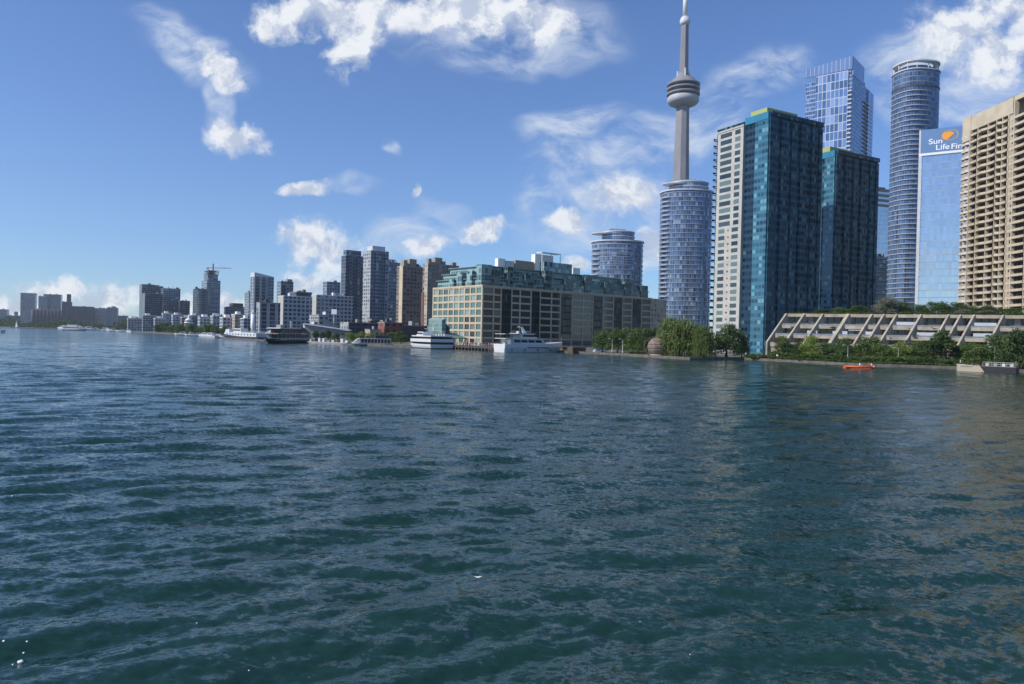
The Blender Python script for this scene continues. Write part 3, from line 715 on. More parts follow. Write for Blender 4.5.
# ------------------------------------------------------------------ tall blue towers behind
def grid_tower():
    F = Frame(805.5, 853, 873, 57, 560, 50)
    H = F.z - LAND; Lx, Ly = F.Lx, F.Ly
    t = thing('mirror_glass_tower', 'broad pale blue glass tower with gridded facade and slanting roof screen', 'tower', (F.o[0], F.o[1], LAND), F.th)
    MB().box(0, Lx, 0, Ly*0.97, 0, H-13).build('wall', [M['blue_plain']], t)
    y0, y1 = F.tL(849), F.tL(817)
    MB().box(-0.8, 0.4, y0, y1, 0, H-9.5).build('glass_grid', [M['blue_grid']], t)
    MB().prism([(-0.8, 0.0), (0.2, 0.0), (0.2, Ly), (-0.8, Ly)], H-9, [H+1.0, H+1.0, H-2.5, H-2.5]).build('roof_screen', [M['blue_screen']], t)
    MB().box(0.2, Lx*0.55, -0.3, 0.4, H-13, H+0.5).build('roof_screen', [M['blue_screen']], t)
    MB().box(Lx*0.2, Lx*0.9, 4, Ly-6, H-13.5, H-5).build('penthouse', [M['blue_plain']], t)
    MB().box(Lx*0.75, Lx*1.02, -1.0, 3, 0, H-14).build('stair_fin', [M['blue_screen']], t)
    fh = 3.2; k = 1
    bm_ = MB().box(-1.4, 1.0, 0.0, y0-0.2, 0, 0.9).mesh('balcony', M['slab'])
    b2 = MB().box(Lx*0.55, Lx*0.98, -1.2, 0.5, 0, 0.5).mesh('balcony', M['slab'])
    while k*fh < H-24:
        if k*fh > 90:
            link('balcony', bm_, t, (0, 0, k*fh)); link('balcony', b2, t, (0, 0, k*fh))
        k += 1
grid_tower()
def lens_tower():
    D = 500; pxl, pxr = 890.5, 938
    ul, ur = U(pxl, 100)[0], U(pxr, 100)[0]; a = (ur-ul)/2*D*0.91; cx = (ul+ur)/2*D + 0.7
    z = P(914, 75, D).z; H = z-LAND
    t = thing('curved_glass_tower', 'slender curved blue tower with banded balconies and open ring crown', 'tower', (cx, D, LAND), math.radians(12))
    MB().prism(ellipse(a*0.97, a*0.8, 56, p=2.6), 0, H).build('wall', [M['dark_round_glass']], t)
    sm = MB().prism(ellipse(a*0.80, a*0.82, 44, c=(-a*0.20, -a*0.03), p=2.4), 0, 0.55).mesh('floor_slab', M['slabgrey'])
    fh = 3.25; k = 1
    groove = P(914, 92, D).z-LAND
    while k*fh < groove-1:
        link('floor_slab', sm, t, (0, 0, k*fh)); k += 1
    MB().prism(ellipse(a*0.985, a*0.815, 56, p=2.6), 0, 1.1).build('roof_groove', [M['darkgrey']], t, (0, 0, groove))
    MB().prism(ellipse(a*1.0, a*0.83, 56, p=2.6), 0, 0.7).build('parapet', [M['slab']], t, (0, 0, H))
    MB().prism(ellipse(a*0.7, a*0.55, 40), 0, 4.0).build('penthouse', [M['dark_round_glass']], t, (0, 0, H))
    top = P(914, 67.0, D).z - LAND
    # open ring crown carried on posts
    outer = ellipse(a*0.98, a*0.82, 48, p=2.5); inner = ellipse(a*0.70, a*0.56, 48, p=2.5)
    mb = MB(); n = 48
    for (zz0, zz1) in ((0, 0.9),):
        for i in range(n):
            j = (i+1) % n
            mb.quad([(*outer[i], 0), (*outer[j], 0), (*outer[j], .9), (*outer[i], .9)])
            mb.quad([(*inner[j], 0), (*inner[i], 0), (*inner[i], .9), (*inner[j], .9)])
            mb.quad([(*outer[i], .9), (*outer[j], .9), (*inner[j], .9), (*inner[i], .9)])
            mb.quad([(*outer[j], 0), (*outer[i], 0), (*inner[i], 0), (*inner[j], 0)])
    mb.build('crown_ring', [M['slab']], t, (0, 0, top))
    pm = MB().tube((0, 0, 0), (0, 0, top-H-0.02), 0.35).mesh('crown_post', M['slab'])
    for i in range(0, 48, 4): link('crown_post', pm, t, (outer[i][0]*0.93, outer[i][1]*0.93, H))
lens_tower()
FT = Frame(None, 874, 893, 188, 620, 20, depth=30)
tb = simple_tower('office_tower', 'tan topped tower half hidden between the twin teal towers and banded curved tower', 'tower', FT, 'sunlife', pent=((0.2, 0.9, 0.2, 0.8, 3),), pentmat='tan')
Hh = FT.z-LAND
for k in range(4): MB().box(-0.5, FT.Lx+0.5, -0.5, FT.Ly, Hh-4.2*k-2.2, Hh-4.2*k-0.2 if k else Hh).build('roof_band', [M['tan']], tb)
FB = Frame(None, 873, 893, 256, 520, 20, depth=20)
simple_tower('banded_block', 'grey banded block low in the gap beside the dark teal tower', 'building', FB, 'grey_tower', slab=(3.1, 0.8), pent=())

# ------------------------------------------------------------------ mirror tower with the roof sign
def sign_tower():
    th = 57.5
    F = Frame(921.0, 985, 1010, 122.5, 395, th, width=30)
    H = F.zL(940, 129.5) - LAND
    t = thing('sign_tower', 'mirror blue office tower with white lettering and orange sun emblem', 'tower', (F.o[0], F.o[1], LAND), F.th)
    Ly = F.Ly
    MB().box(0, 30, 0, Ly, 0, H).build('wall', [M['sunlife']], t)
    zb = F.zL(940, 152.0) - LAND
    MB().box(-0.5, 0.3, -0.2, Ly+0.5, zb, H+0.6).build('sign_band', [M['signband']], t)
    MB().box(-0.62, 0.3, 0, Ly+0.62, zb-1.3, zb-0.02).build('trim', [M['white']], t)
    MB().box(-0.62, 0.3, Ly-0.9, Ly+0.62, 0, zb-1.32).build('trim', [M['slab']], t)
    MB().box(-0.56, 0.2, Ly-0.2, Ly+0.62, zb+0.02, H+0.7).build('trim', [M['slab']], t)
    def txt(s, px0, pyb, pxh, h):
        cu_ = bpy.data.curves.new('sign_lettering', 'FONT'); cu_.body = s; cu_.size = 1.0; cu_.extrude = 0.02; cu_.offset = 0.012; cu_.align_x = 'LEFT'
        tmp = bpy.data.objects.new('tmp', cu_); COL.objects.link(tmp)
        dg = bpy.context.evaluated_depsgraph_get(); me = bpy.data.meshes.new_from_object(tmp.evaluated_get(dg))
        bpy.data.objects.remove(tmp); me.materials.clear(); me.materials.append(M['signwhite'])
        o = link('sign_lettering', me, t)
        y = F.tL(px0, pyb); z = F.zL(px0, pyb) - LAND
        o.matrix_local = Matrix.Translation((-0.55, y, z)) @ Matrix(((0, 0, -1, 0), (-1, 0, 0, 0), (0, 1, 0, 0), (0, 0, 0, 1))) @ Matrix.Diagonal((h*pxh, h, 8, 1))
    M['signwhite'] = plain('sign_white', (0.85, 0.86, 0.88), 0.5, 0.02)
    M['signorange'] = plain('sign_orange', (0.85, 0.33, 0.04), 0.5, 0.02)
    M['signgold'] = plain('sign_gold', (0.45, 0.36, 0.16), 0.5, 0.02)
    hcap = abs(F.zL(930, 139.2) - F.zL(930, 144.5))/0.72
    txt('Sun', 928.6, 144.8, 1.15, hcap); txt('Life', 935.5, 150.4, 1.15, hcap); txt('Financial', 950.8, 149.3, 1.15, hcap)
    yc = F.tL(950.3, 135.2); zc = F.zL(950.3, 135.2)-LAND
    R_ = hcap*0.72
    # emblem: thin ring with a solid half sun inside
    mb = MB(); n = 40
    for i in range(n):
        a0, a1 = 2*math.pi*i/n, 2*math.pi*(i+1)/n
        pts = [(-0.6, yc+1.35*R_*math.cos(a)*rr, zc+R_*math.sin(a)*rr) for a, rr in ((a0, 1.0), (a1, 1.0), (a1, 0.86), (a0, 0.86))]
        mb.quad(pts)
    mb.build('sign_ring', [M['signgold']], t)
    # crescent-like sun segment
    pts = []
    for i in range(21):
        a = math.radians(-75) + math.radians(230)*i/20
        pts.append((yc+1.35*R_*0.78*math.cos(a)+0.3*R_, zc+R_*0.8*math.sin(a)-0.12*R_))
    mb = MB(); mb.quad([(-0.66, y, z) for y, z in pts]); mb.quad([(-0.6, y, z) for y, z in reversed(pts)])
    for i in range(len(pts)):
        a, b = pts[i], pts[(i+1) % len(pts)]
        mb.quad([(-0.66, *a), (-0.6, *a), (-0.6, *b), (-0.66, *b)])
    mb.build('sign_emblem', [M['signorange']], t)
sign_tower()

# ------------------------------------------------------------------ beige balcony condominium
def beige_condo():
    F = Frame(957.5, 1045, 1100, 92, 284, 2, width=24)
    o = F.o; th = F.th
    z_top = F.zL(1000, 102.5); H = z_top - LAND
    t = thing('balcony_tower', 'tall beige apartment slab with rows of dark recessed balconies', 'tower', (o[0], o[1], LAND), th)
    y = lambda px: F.tL(px, 200)
    Ly = F.Ly
    yA, yB = y(967.5), y(958)
    MB().box(2.2, 26, -12, yA, 0, H-6).build('wall', [M['condo_glass']], t)
    MB().box(0.9, 24, yA+0.01, yB-1.0, 0, H-10.6).build('end_wall', [M['lightbrown']], t)
    MB().box(0.6, 26.2, y(1009), yA, H-6.5, H).build('roof_wall', [M['beige']], t)
    MB().box(1.2, 26.2, -12.2, y(1009)-0.01, H-1.5, H+0.4).build('roof_wall', [M['beige']], t)
    MB().box(0.3, 6, yA-0.4, yB-1.4, H-10.5, H+0.2).build('end_pylon', [M['beige']], t)
    MB().box(6, 20, y(1000), y(985), H, H+3).build('penthouse', [M['grey']], t)
    bounds = [967.6, 974.5, 984.6, 993, 998.8, 1005, 1010.5, 1024, 1037]
    ys = [y(p) for p in bounds] + [-12]
    # zigzag balcony parapet, one per floor
    def zig(inner):
        pts = []
        for i in range(len(ys)-1):
            a, b = ys[i], ys[i+1]
            if i in (5,): pts += [(0.9, a), (0.9, b)]
            else:
                d = -0.55 if i % 2 else 0.35
                pts += [(0.5, a), (d, (a+b)/2 - 0.15*(a-b)), (0.25 if i % 2 else 0.0, b)]
        return pts
    front = zig(0)
    poly = front + [(3.0, ys[-1]), (3.0, ys[0])]
    # counter-clockwise order
    area = sum(poly[i][0]*poly[(i+1) % len(poly)][1]-poly[(i+1) % len(poly)][0]*poly[i][1] for i in range(len(poly)))
    if area < 0: poly = poly[::-1]
    fh = 3.05
    slab = MB().prism(poly, 0, 0.25).mesh('floor_slab', M['beige'])
    # parapet: a thin upstand following the zigzag
    mb = MB()
    back = [(p[0]+0.22, p[1]) for p in front]
    h0, h1 = 0.25, 1.0
    for i in range(len(front)-1):
        a, b, c, d = front[i], front[i+1], back[i+1], back[i]
        mb.quad([(*b, h0), (*a, h0), (*a, h1), (*b, h1)]); mb.quad([(*d, h0), (*c, h0), (*c, h1), (*d, h1)]); mb.quad([(*a, h1), (*d, h1), (*c, h1), (*b, h1)])
    par = mb.mesh('balcony', M['beige'])
    endb = MB().prism(ellipse(1.1, 1.7, 20, c=(1.3, (yA+yB)/2 - 0.6)), 0, 1.0).mesh('end_balcony', M['slab'])
    endc = MB().prism(ellipse(1.4, 1.3, 20, c=(1.7, yB - 1.2)), 0, 1.0).mesh('end_balcony', M['beige'])
    k = 1
    while k*fh < H-7:
        s = link('balcony', par, t, (0, 0, k*fh)); link('floor_slab', slab, s)
        link('end_balcony', endb, t, (0, 0, k*fh)); link('end_balcony', endc, t, (0, 0, k*fh)); k += 1
    for i, yy in enumerate(ys[:-1]):
        w = 0.5 if i in (5, 6) else 0.3
        MB().box(0.1 if i in (0,) else 0.55, 2.4, yy-w/2, yy+w/2, 0, H-1.5 if i > 5 else H-6.4).build('pier', [M['beige']], t)
    MB().box(0.95, 2.4, ys[6]+0.3, ys[5]-0.3, 0, H-6).build('window_strip', [M['lightbrown']], t)
beige_condo()

# ------------------------------------------------------------------ terraced concrete building by the water
TB0 = P(776, 316, 219.0); TBs = P(787, 315.5, 218.0); TBe = P(1022, 317.5, 193.0)
def terrace_building():
    e = Vector((TBe.x-TBs.x, TBe.y-TBs.y)).normalized(); th = math.atan2(e.y, e.x)
    nb = Vector((-e.y, e.x))                                # into the building
    loc = Vector((TBs.x, TBs.y))
    t = thing('terraced_building', 'low stepped concrete apartment building with slanting fins behind shore trees', 'building', (loc.x, loc.y, LAND), th)
    top = TBs.z - LAND
    def lx(px, py, off):       # local x of a pixel on the facade plane pushed off metres outwards
        u = U(px, py)[0]; ox, oy = loc.x - nb.x*off, loc.y - nb.y*off
        return (u*oy - ox)/(e.x - u*e.y)
    L0, L1 = 0.2, lx(1022, 317, 0)+26
    steps = [(0.0, top), (2.5, top-3.45), (5.0, top-6.3), (7.0, top-8.9)]
    # rib skew: world direction of the fins
    w = Vector((-0.84, -0.54)); sk = (w.x*e.x + w.y*e.y)/(-(w.x*nb.x + w.y*nb.y))   # local dx per metre outwards
    # solid body behind, stepped section
    mb = MB()
    for k in range(3):
        o = steps[k][0]-0.9
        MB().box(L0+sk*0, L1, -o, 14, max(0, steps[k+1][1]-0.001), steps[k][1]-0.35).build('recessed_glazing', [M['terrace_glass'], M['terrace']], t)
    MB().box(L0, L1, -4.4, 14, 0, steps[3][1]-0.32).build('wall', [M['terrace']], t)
    MB().box(L0-0.3, L1, -0.5, 14.4, top-0.35, top+0.55).build('roof', [M['terrace']], t)
    for k in range(1, 4):
        o, z = steps[k]
        f = MB().box(L0+sk*o*0.9, L1, -o, -o+3.35, z-0.3, z).build('terrace_floor', [M['terrace']], t)
        MB().box(L0+sk*o*0.9, L1, -o-0.25, -o, z-0.3, z+0.62 if k < 3 else z+0.9).build('planter_wall', [M['terrace']], t)
        MB().box(L0+sk*o*0.9, L1, -o-0.10, -o-0.06, z+0.66 if k < 3 else z+0.94, z+1.05).build('railing', [M['steel']], t)
    MB().box(L0+sk*6, L1, -7.0, -4.41, 0, steps[3][1]-0.31).build('lower_wall', [M['terrace']], t)
    ribs = [(787, 0), (805, 0), (823.5, 0), (848, 1), (872.5, 0), (884.5, 0), (897, 0), (921.5, 0), (949, 0), (961, 0), (974.5, 0), (1003.5, 0), (1034, 0), (1062, 0)]
    for px, big in ribs:
        x = lx(px, 318, 0); wd = 0.85 if big else 0.46
        prof = [(0.7, top+0.62), (7.9, steps[3][1]+1.0), (7.9, 0.0), (5.6, 0.0), (5.2, steps[3][1]), (-0.8, top-0.5), (-0.8, top+0.62)]
        mb = MB(); n = len(prof)
        A = [(x+sk*o, -o, z) for o, z in prof]; B = [(x+sk*o+wd, -o, z) for o, z in prof]
        mb.quad(A); mb.quad(B[::-1])
        for i in range(n):
            j = (i+1) % n; mb.quad([A[j], A[i], B[i], B[j]])
        mb.build('slanting_fin', [M['terrace']], t)
    # glass wind screens and a few awnings on the terraces
    rg = random.Random(5)
    for px, k, wpx in ((905, 1, 20), (985, 1, 20), (840, 2, 14), (868, 2, 12), (930, 2, 22), (812, 2, 10), (985, 2, 18)):
        x = lx(px, 325, steps[k][0]); wm = wpx/3.7
        MB().box(x-wm/2, x+wm/2, -steps[k][0]+1.2, -steps[k][0]+1.3, steps[k][1], steps[k][1]+1.9).build('wind_screen', [M['slab']], t)
    x = lx(848, 338, 5); MB().box(x, x+3.4, -4.6, -3.4, steps[2][1]+2.1, steps[2][1]+2.3).build('awning', [M['slab']], t)
    return t, th, steps, lx
terr, TTH, TSTEP, TLX = terrace_building()

# ------------------------------------------------------------------ the warehouse apartment block
def warehouse():
    F = Frame(434, 482.7, 669, 290, 350, 40)
    z8 = P(482.7, 285.3, 350).z
    H = z8 - LAND
    t = thing('warehouse_block', 'long cream concrete block with stepped green glass floors along its top', 'building', (F.o[0], F.o[1], LAND), F.th)
    Lx, Ly = F.Lx, F.Ly
    fl = 8; fh = (H-0.8)/fl
    MB().box(0.02, Lx-9, 0.02, Ly, 0, H-0.05).build('wall', [M['darkgrey']], t)
    cnt = {'n': 0, 'rest': []}
    cols = [i/9 for i in range(10)]
    dark = lambda c, k: M['dark_glass'] if (c in (1, 2) and k <= 3) else M['cream_glass']
    facade_grid(t, 'L', Ly, cols, fl, 0.2, fh, 0.85, 0.95, 0.45, M['cream'], M['cream_glass'], cnt, winmat_fn=dark)
    # long front: groups of two window bays and one dark glazed recess
    xs = [0.0]; kinds = []
    x = 0.012*Lx
    seq = []
    xs = [0.0, 0.035]; kinds = ['n']
    pxs = [493.5, 501, 511.5, 520, 531, 540, 551.5, 560.5, 572, 583, 593, 603, 613.5, 622.5, 632, 641.5, 651]
    kk = ['w', 'd', 'w', 'w', 'd', 'w', 'w', 'd', 'w', 'w', 'd', 'w', 'd', 'w', 'd', 'w']
    xs = [0.0, F.tR(493.5)/Lx]; kinds = ['n']
    for i in range(1, len(pxs)): xs.append(F.tR(pxs[i])/Lx); kinds.append(kk[i-1])
    fm = lambda c, k: M['dark_glass'] if (kinds[c] == 'd' or (c == 1 and k <= 2)) else M['lead_glass']
    facade_grid(t, 'R', Lx, xs, fl, 0.2, fh, 0.8, 0.85, 0.40, M['cream'], M['lead_glass'], cnt, winmat_fn=fm)
    xe = xs[-1]*Lx
    # blue-black glazed recess strips hide the spandrels of the dark bays
    for c, kd in enumerate(kinds):
        if kd == 'd': MB().box(xs[c]*Lx+0.45, xs[c+1]*Lx-0.45, -0.55, -0.42, 0.5 if c % 2 else H*0.22, H-1.2).build('bay_glazing', [M['bay_dark']], t)
    flush_windows(t, cnt)
    MB().box(-0.6, xe, -0.6, Ly+0.3, H-0.6, H+0.25).build('cornice', [M['cream']], t)
    MB().box(xe, Lx-2, 0, 16, 0, H-0.3).build('end_wing', [M['lightbrown']], t)
    # narrow windows in the corner pier
    wm = MB().box(0, 1.1, -0.56, -0.46, 0, 1.8).mesh('window', M['dark_glass'])
    # stepped glass storeys
    g0 = H+0.25
    tiers = [(1.2, 3.25, xe-1), (2.8, 3.2, xe-4), (5.0, 3.1, xe-9)]
    z = g0
    for i, (s, h, xr) in enumerate(tiers):
        MB().box(s, xr, s, Ly-s*1.4, z, z+h).build('glass_storey', [M['ware_glass']], t)
        MB().box(s-0.9, xr+0.4, s-0.9, Ly-s*1.4+0.5, z+h-0.02, z+h+0.28).build('terrace_edge', [M['greenglass']], t)
        z += h
    # projecting bays along the front and the terraced end
    bpx = [492, 508, 526, 546, 566, 586, 606, 626, 642]
    for i, px in enumerate(bpx):
        a = F.tR(px); b = min(a + (3.4 if i % 2 else 5.0) + i*0.25, xe-2)
        hh = 6.75 if i % 2 == 0 else 9.8
        MB().box(a, b, 0.6, 8, g0+0.01, g0+hh).build('glass_bay', [M['ware_glass_shaded']], t)
    for px, d, hh in ((452, 2.0, 3.6), (460, 2.0, 6.75), (470, 2.2, 6.9), (480, 1.6, 9.8)):
        a = F.tL(px, 270)
        MB().box(-d*0.2, 6, max(0.8, a-2.2), a+2.2, g0+0.012, g0+hh).build('glass_bay', [M['ware_glass']], t)
    # roof plant
    zt = z+0.3
    def rbox(px0, px1, py0, py1, nm, m_, y0=8, y1=10.5):
        x0, x1 = F.tRo(px0, py1, y0), F.tRo(px1, py1, y0); zz = F.zRo((px0+px1)/2, py0, y0)-LAND
        MB().box(x0, x1, y0, y1, zt-0.5, max(zz, zt+1)).build(nm, [M[m_]], t)
    rbox(498, 505, 258.5, 266, 'roof_vent', 'white'); rbox(506, 514, 261, 266, 'roof_vent', 'slab'); rbox(515.5, 534, 261, 266, 'machine_room', 'tan')
    rbox(535, 553, 255, 266, 'penthouse', 'white', 8, 11); rbox(544, 572, 263, 270, 'penthouse', 'ware_glass', 5, 8); rbox(573, 580, 268, 274, 'roof_vent', 'white')
    x0, x1 = F.tRo(542, 254, 6), F.tRo(561, 254, 6); zz = F.zRo(550, 253.4, 6)-LAND
    MB().box(x0, x1, 6, 10, zz, zz+0.35).build('trellis', [M['white']], t)
    for xx in (x0+0.3, (x0+x1)/2, x1-0.3): MB().box(xx-0.15, xx+0.15, 6, 6.3, zt-0.5, zz).build('trellis_post', [M['white']], t)
    # glass atrium at the near end and a green canopy
    return t, F
M['greenglass'] = plain('terrace_edge', (0.22, 0.30, 0.29), 0.4, 0.1, 0.4)
M['ware_glass_shaded'] = facade('shaded_green_bay_glass', (0.11, 0.18, 0.175), (0.03, 0.06, 0.064), 1.7, 3.3, 0.80, 0.68, lite=0.2, litecol=(0.17, 0.25, 0.24), var=0.6, tilt=0.05)  # darker copy of the storey glass: shade on the front put into colour
wh, FW = warehouse()
def atrium():
    F = Frame(428, 441.5, 452.5, 345, 322, 40)
    t = thing('glass_atrium', 'stepped teal glass pavilion standing beside the cream warehouse block', 'building', (F.o[0], F.o[1], LAND), F.th)
    Lx, Ly = F.Lx, F.Ly
    zA = P(436, 318, 322).z-LAND; zB = P(446, 323, 322).z-LAND; zC = P(452, 333, 322).z-LAND
    MB().prism([(0, 0), (Lx*0.35, 0), (Lx*0.35, Ly), (0, Ly)], 0, [zA*0.93, zA, zA*1.03, zA*0.96]).build('wall', [M['atrium']], t)
    for a0, a1, z0, z1 in ((0.35, 0.75, 0, zB*0.95), (0.75, 1.25, 0, zC)):
        MB().prism([(Lx*a0, 0.3), (Lx*a1, 0.3), (Lx*a1, Ly*0.9), (Lx*a0, Ly*0.9)], z0, [z1*1.02, z1*0.86, z1*0.9, z1*1.04]).build('glass_wing', [M['atrium_dark']], t)
        MB().prism([(Lx*a0, 0.0), (Lx*a1, 0.0), (Lx*a1, 0.28), (Lx*a0, 0.28)], [z1*1.0, z1*0.84, z1*0.84, z1*1.0], [z1*1.05, z1*0.89, z1*0.89, z1*1.05]).build('edge_beam', [M['slab']], t)
    F2 = Frame(446, 462, 470, 343, 318, 40, depth=7)
    c = thing('pier_canopy', 'sloping green metal canopy over the pier beside the glass pavilion', 'canopy', (F2.o[0]-8, F2.o[1]+2, LAND), F2.th)
    MB().prism([(-3, -5), (9, -5), (9, 6), (-3, 6)], [3.2, 3.2, 5.4, 5.4], [3.5, 3.5, 5.7, 5.7]).build('roof', [M['greenroof']], c)
    for x in (-2.5, 3, 8.5): MB().tube((x, -4.5, 0), (x, -4.5, 3.3), 0.14).build('post', [M['steel']], c)
atrium()

# ------------------------------------------------------------------ the skyline further along the shore
def sk(name, label, cat, pxs, py, D, th, mat, **kw):
    pxL, pxC, pxR = pxs
    F = Frame(pxL, pxC, pxR, py, D, th, depth=kw.pop('depth', None))
    return simple_tower(name, label, cat, F, mat, **kw), F
# the two brown slabs and the glass towers left of the warehouse
t, F = sk('apartment_tower', 'brown apartment tower with stepped roof just behind the green glass warehouse top', 'tower', (423, 428.5, 459), 263, 560, 40, 'brown_tower', pent=((0.02, 0.12, 0.1, 0.5, 3.5), (0.25, 0.48, 0.2, 0.7, 5.0), (0.82, 0.95, 0.2, 0.6, 2.5)), pentmat='tan',
          strips=(('L', 0.0, 0.55, 0.5, 'lightbrown', 'sunlit_strip'), ('L', 0.55, 1.0, 1.0, 'brickdark', 'side_strip', 0.62)), edge='tan')  # paler strip paints the sunlit side; lower brick strip is a stair shaft
t, F = sk('apartment_tower', 'brown apartment tower with a bright beige stair shaft beside the slate glass tower', 'tower', (397, 403.5, 424), 265.5, 585, 40, 'brown_tower', pent=((0.05, 0.22, 0.1, 0.6, 4.5), (0.36, 0.7, 0.2, 0.7, 6.0)), pentmat='tan',
          strips=(('L', 0.0, 0.5, 0.6, 'cream', 'side_strip'),), edge='tan')  # cream strip is no shaft: sunlight on the narrow side painted as colour
t, F = sk('glass_tower', 'slate glass tower wedged between pale striped tower and brown apartment tower', 'tower', (386, 389, 400), 262, 680, 40, 'blue_tower', slab=(3.1, 0.35), pent=((0.2, 0.8, 0.2, 0.7, 3),), depth=20)
t, F = sk('glass_tower', 'pale tall glass tower with curved screen top, tallest left of the brown apartment towers', 'tower', (364, 371.5, 388.5), 250, 640, 38, 'blue_tower', pent=((0.1, 0.85, 0.1, 0.8, 4.0),), pentmat='slab',
          strips=(('R', 0.25, 0.42, 0.9, 'grey_tower', 'balcony_strip'), ('R', 0.80, 1.0, 0.9, 'grey_tower', 'balcony_strip'), ('L', 0.0, 1.0, 0.5, 'midrise', 'side_wall')), edge='slab')
t, F = sk('glass_tower', 'dark blue grey twin tower beside the pale tower with the curved screen top', 'tower', (341.5, 346, 364.5), 255, 690, 38, 'dark_tower', pent=((0.05, 0.85, 0.1, 0.8, 5.0),), pentmat='blue_tower',
          strips=(('R', 0.2, 0.35, 0.8, 'blue_tower', 'balcony_strip'), ('R', 0.62, 0.75, 0.8, 'blue_tower', 'balcony_strip')), edge='grey')
t, F = sk('office_block', 'square grey block peeping over the white hotel slab', 'building', (323, 327, 340.5), 281.5, 800, 38, 'grey_tower', pent=())
t, F = sk('hotel_slab', 'long white gridded slab with taller white end wall at the pale stair tower', 'building', (312, 317, 353.5), 294.5, 600, 38, 'white_grid', pent=((0.55, 0.75, 0.2, 0.7, 1.6),), pentmat='white', edge='white',
          strips=(('L', 0.0, 1.0, 0.5, 'offwhite', 'end_wall'),))
t, F = sk('hotel_slab', 'white gridded slab with rounded pale end next to the striped grey block', 'building', (278.5, 284, 312.3), 295.5, 560, 38, 'white_grid', pent=(), pentmat='white', edge='white', strips=(('L', 0.0, 1.0, 0.5, 'offwhite', 'end_wall'),))
t, F = sk('rooftop_block', 'dark flat block showing above the white slab with the rounded end', 'building', (None, 296.5, 312), 291.5, 700, 38, 'dark_tower', pent=(), depth=20)
t, F = sk('condo_tower', 'two part grey tower standing behind the white slab with the rounded end', 'tower', (277, 281, 293.5), 281, 760, 38, 'grey_tower', pent=((0.55, 0.95, 0.1, 0.8, 2.5),), strips=(('R', 0.0, 0.35, 0.9, 'dark_tower', 'dark_bay', 0.93),))
t, F = sk('striped_block', 'mid height grey block with white vertical stripes beside white cylinder', 'building', (256.5, 260, 280.5), 302, 520, 38, 'stripe_tower', pent=(), edge='grey')
t, F = sk('slant_tower', 'pale grey tower with roof sloping down, standing above the striped grey block', 'tower', (250.5, 254.5, 273.8), 276, 700, 38, 'stripe_tower', pent=(), edge='slab', strips=(('R', 0.7, 1.0, 0.6, 'grey_tower', 'balcony_strip'),))
Hs = F.z-LAND
MB().prism([(0, 0), (F.Lx, 0), (F.Lx, F.Ly), (0, F.Ly)], Hs, [Hs+3.6, Hs+0.4, Hs+0.4, Hs+3.6]).build('sloping_roof', [M['slab']], t)
t, F = sk('thin_tower', 'thin dark tower edge just showing beside the pale sloping roof tower', 'tower', (None, 249, 252.5), 292, 900, 38, 'grey_tower', pent=(), depth=16)
t, F = sk('dark_block', 'dark blocky office with small roof dome in the distance', 'building', (None, 229, 250), 306.5, 1000, 35, 'dark_tower', pent=((0.2, 0.7, 0.1, 0.8, 5.0),), pentmat='darkgrey', depth=26)
# tower under construction with its crane
t, F = sk('unfinished_tower', 'glass tower under construction with open floors on top, below a crane', 'tower', (201.5, 207, 220.5), 280, 1050, 35, 'grey_tower', pent=((0.1, 0.85, 0.1, 0.8, 8.0),), pentmat='blue_tower', slab=(6.4, 0.7))
CR = (F.o[0]+5, F.o[1]+10, F.z)
Hc = F.z-LAND
sl_ = MB().box(1.5, F.Lx-2, 2, F.Ly-2, 0, 0.5).mesh('open_floor', M['grey'])
for k in range(3): link('open_floor', sl_, t, (0, 0, Hc+8.6+k*2.6))
for a in (2.0, F.Lx/2, F.Lx-2.8): MB().box(a, a+0.8, 2.4, 3.2, Hc+8, Hc+14.0).build('column', [M['grey']], t)
c = thing('tower_crane', 'thin red tower crane with long jib over the unfinished glass tower', 'crane', (F.o[0]+F.e[0]*8, F.o[1]+F.e[1]*8, F.z+13))
topz = P(214, 263.5, 1050).z - (F.z+13)
MB().box(-0.7, 0.7, -0.7, 0.7, 0, topz).build('mast', [M['brick']], c)
MB().tube((-9, 0, topz*0.45), (26, 0, topz*0.45), 0.55, 0.35).build('jib', [M['brick']], c)
MB().box(-9.5, -6.5, -0.8, 0.8, topz*0.45-2.2, topz*0.45-0.5).build('counterweight', [M['grey']], c)
MB().tube((0, 0, topz), (20, 0, topz*0.45), 0.15).build('tie_rod', [M['steel']], c)
t, F = sk('round_dark_tower', 'dark curved glass tower in front of the unfinished tower', 'tower', (None, 195, 209.5), 288.5, 980, 30, 'dark_tower', pent=(), depth=20)
MB().prism(ellipse(F.Lx*0.5, 7, 32, c=(F.Lx*0.5, 0.5)), 0, (F.z-LAND)*0.985).build('curved_front', [M['dark_tower']], t)
# the dark pair at the left
for lab, pxs, py, D, mt, dp in (('tall slab of dark grey apartments, highest of the distant dark cluster', (137.5, 142, 155), 284, 1150, 'dark_tower', 24), ('narrow dark tower stepped beside the tall grey slab', (None, 154, 163.5), 286, 1180, 'dark_tower', 20),
                                ('lower dark tower with pale edge, in front of the tall grey slab', (142, 145, 163), 293, 1080, 'dark_tower', None), ('dark glass tower with flat top, apart from the grey slab cluster', (None, 163.5, 180.5), 288, 1120, 'blue_tower', 22),
                                ('short dark stepped block beside the flat topped dark glass tower', (None, 180, 190), 300.5, 1120, 'dark_tower', 18)):
    t, F = sk('distant_tower', lab, 'tower', pxs, py, D, 35, mt, pent=((0.2, 0.6, 0.2, 0.7, 2.0),) if D > 1150 else (), **({'depth': dp} if dp else {}))
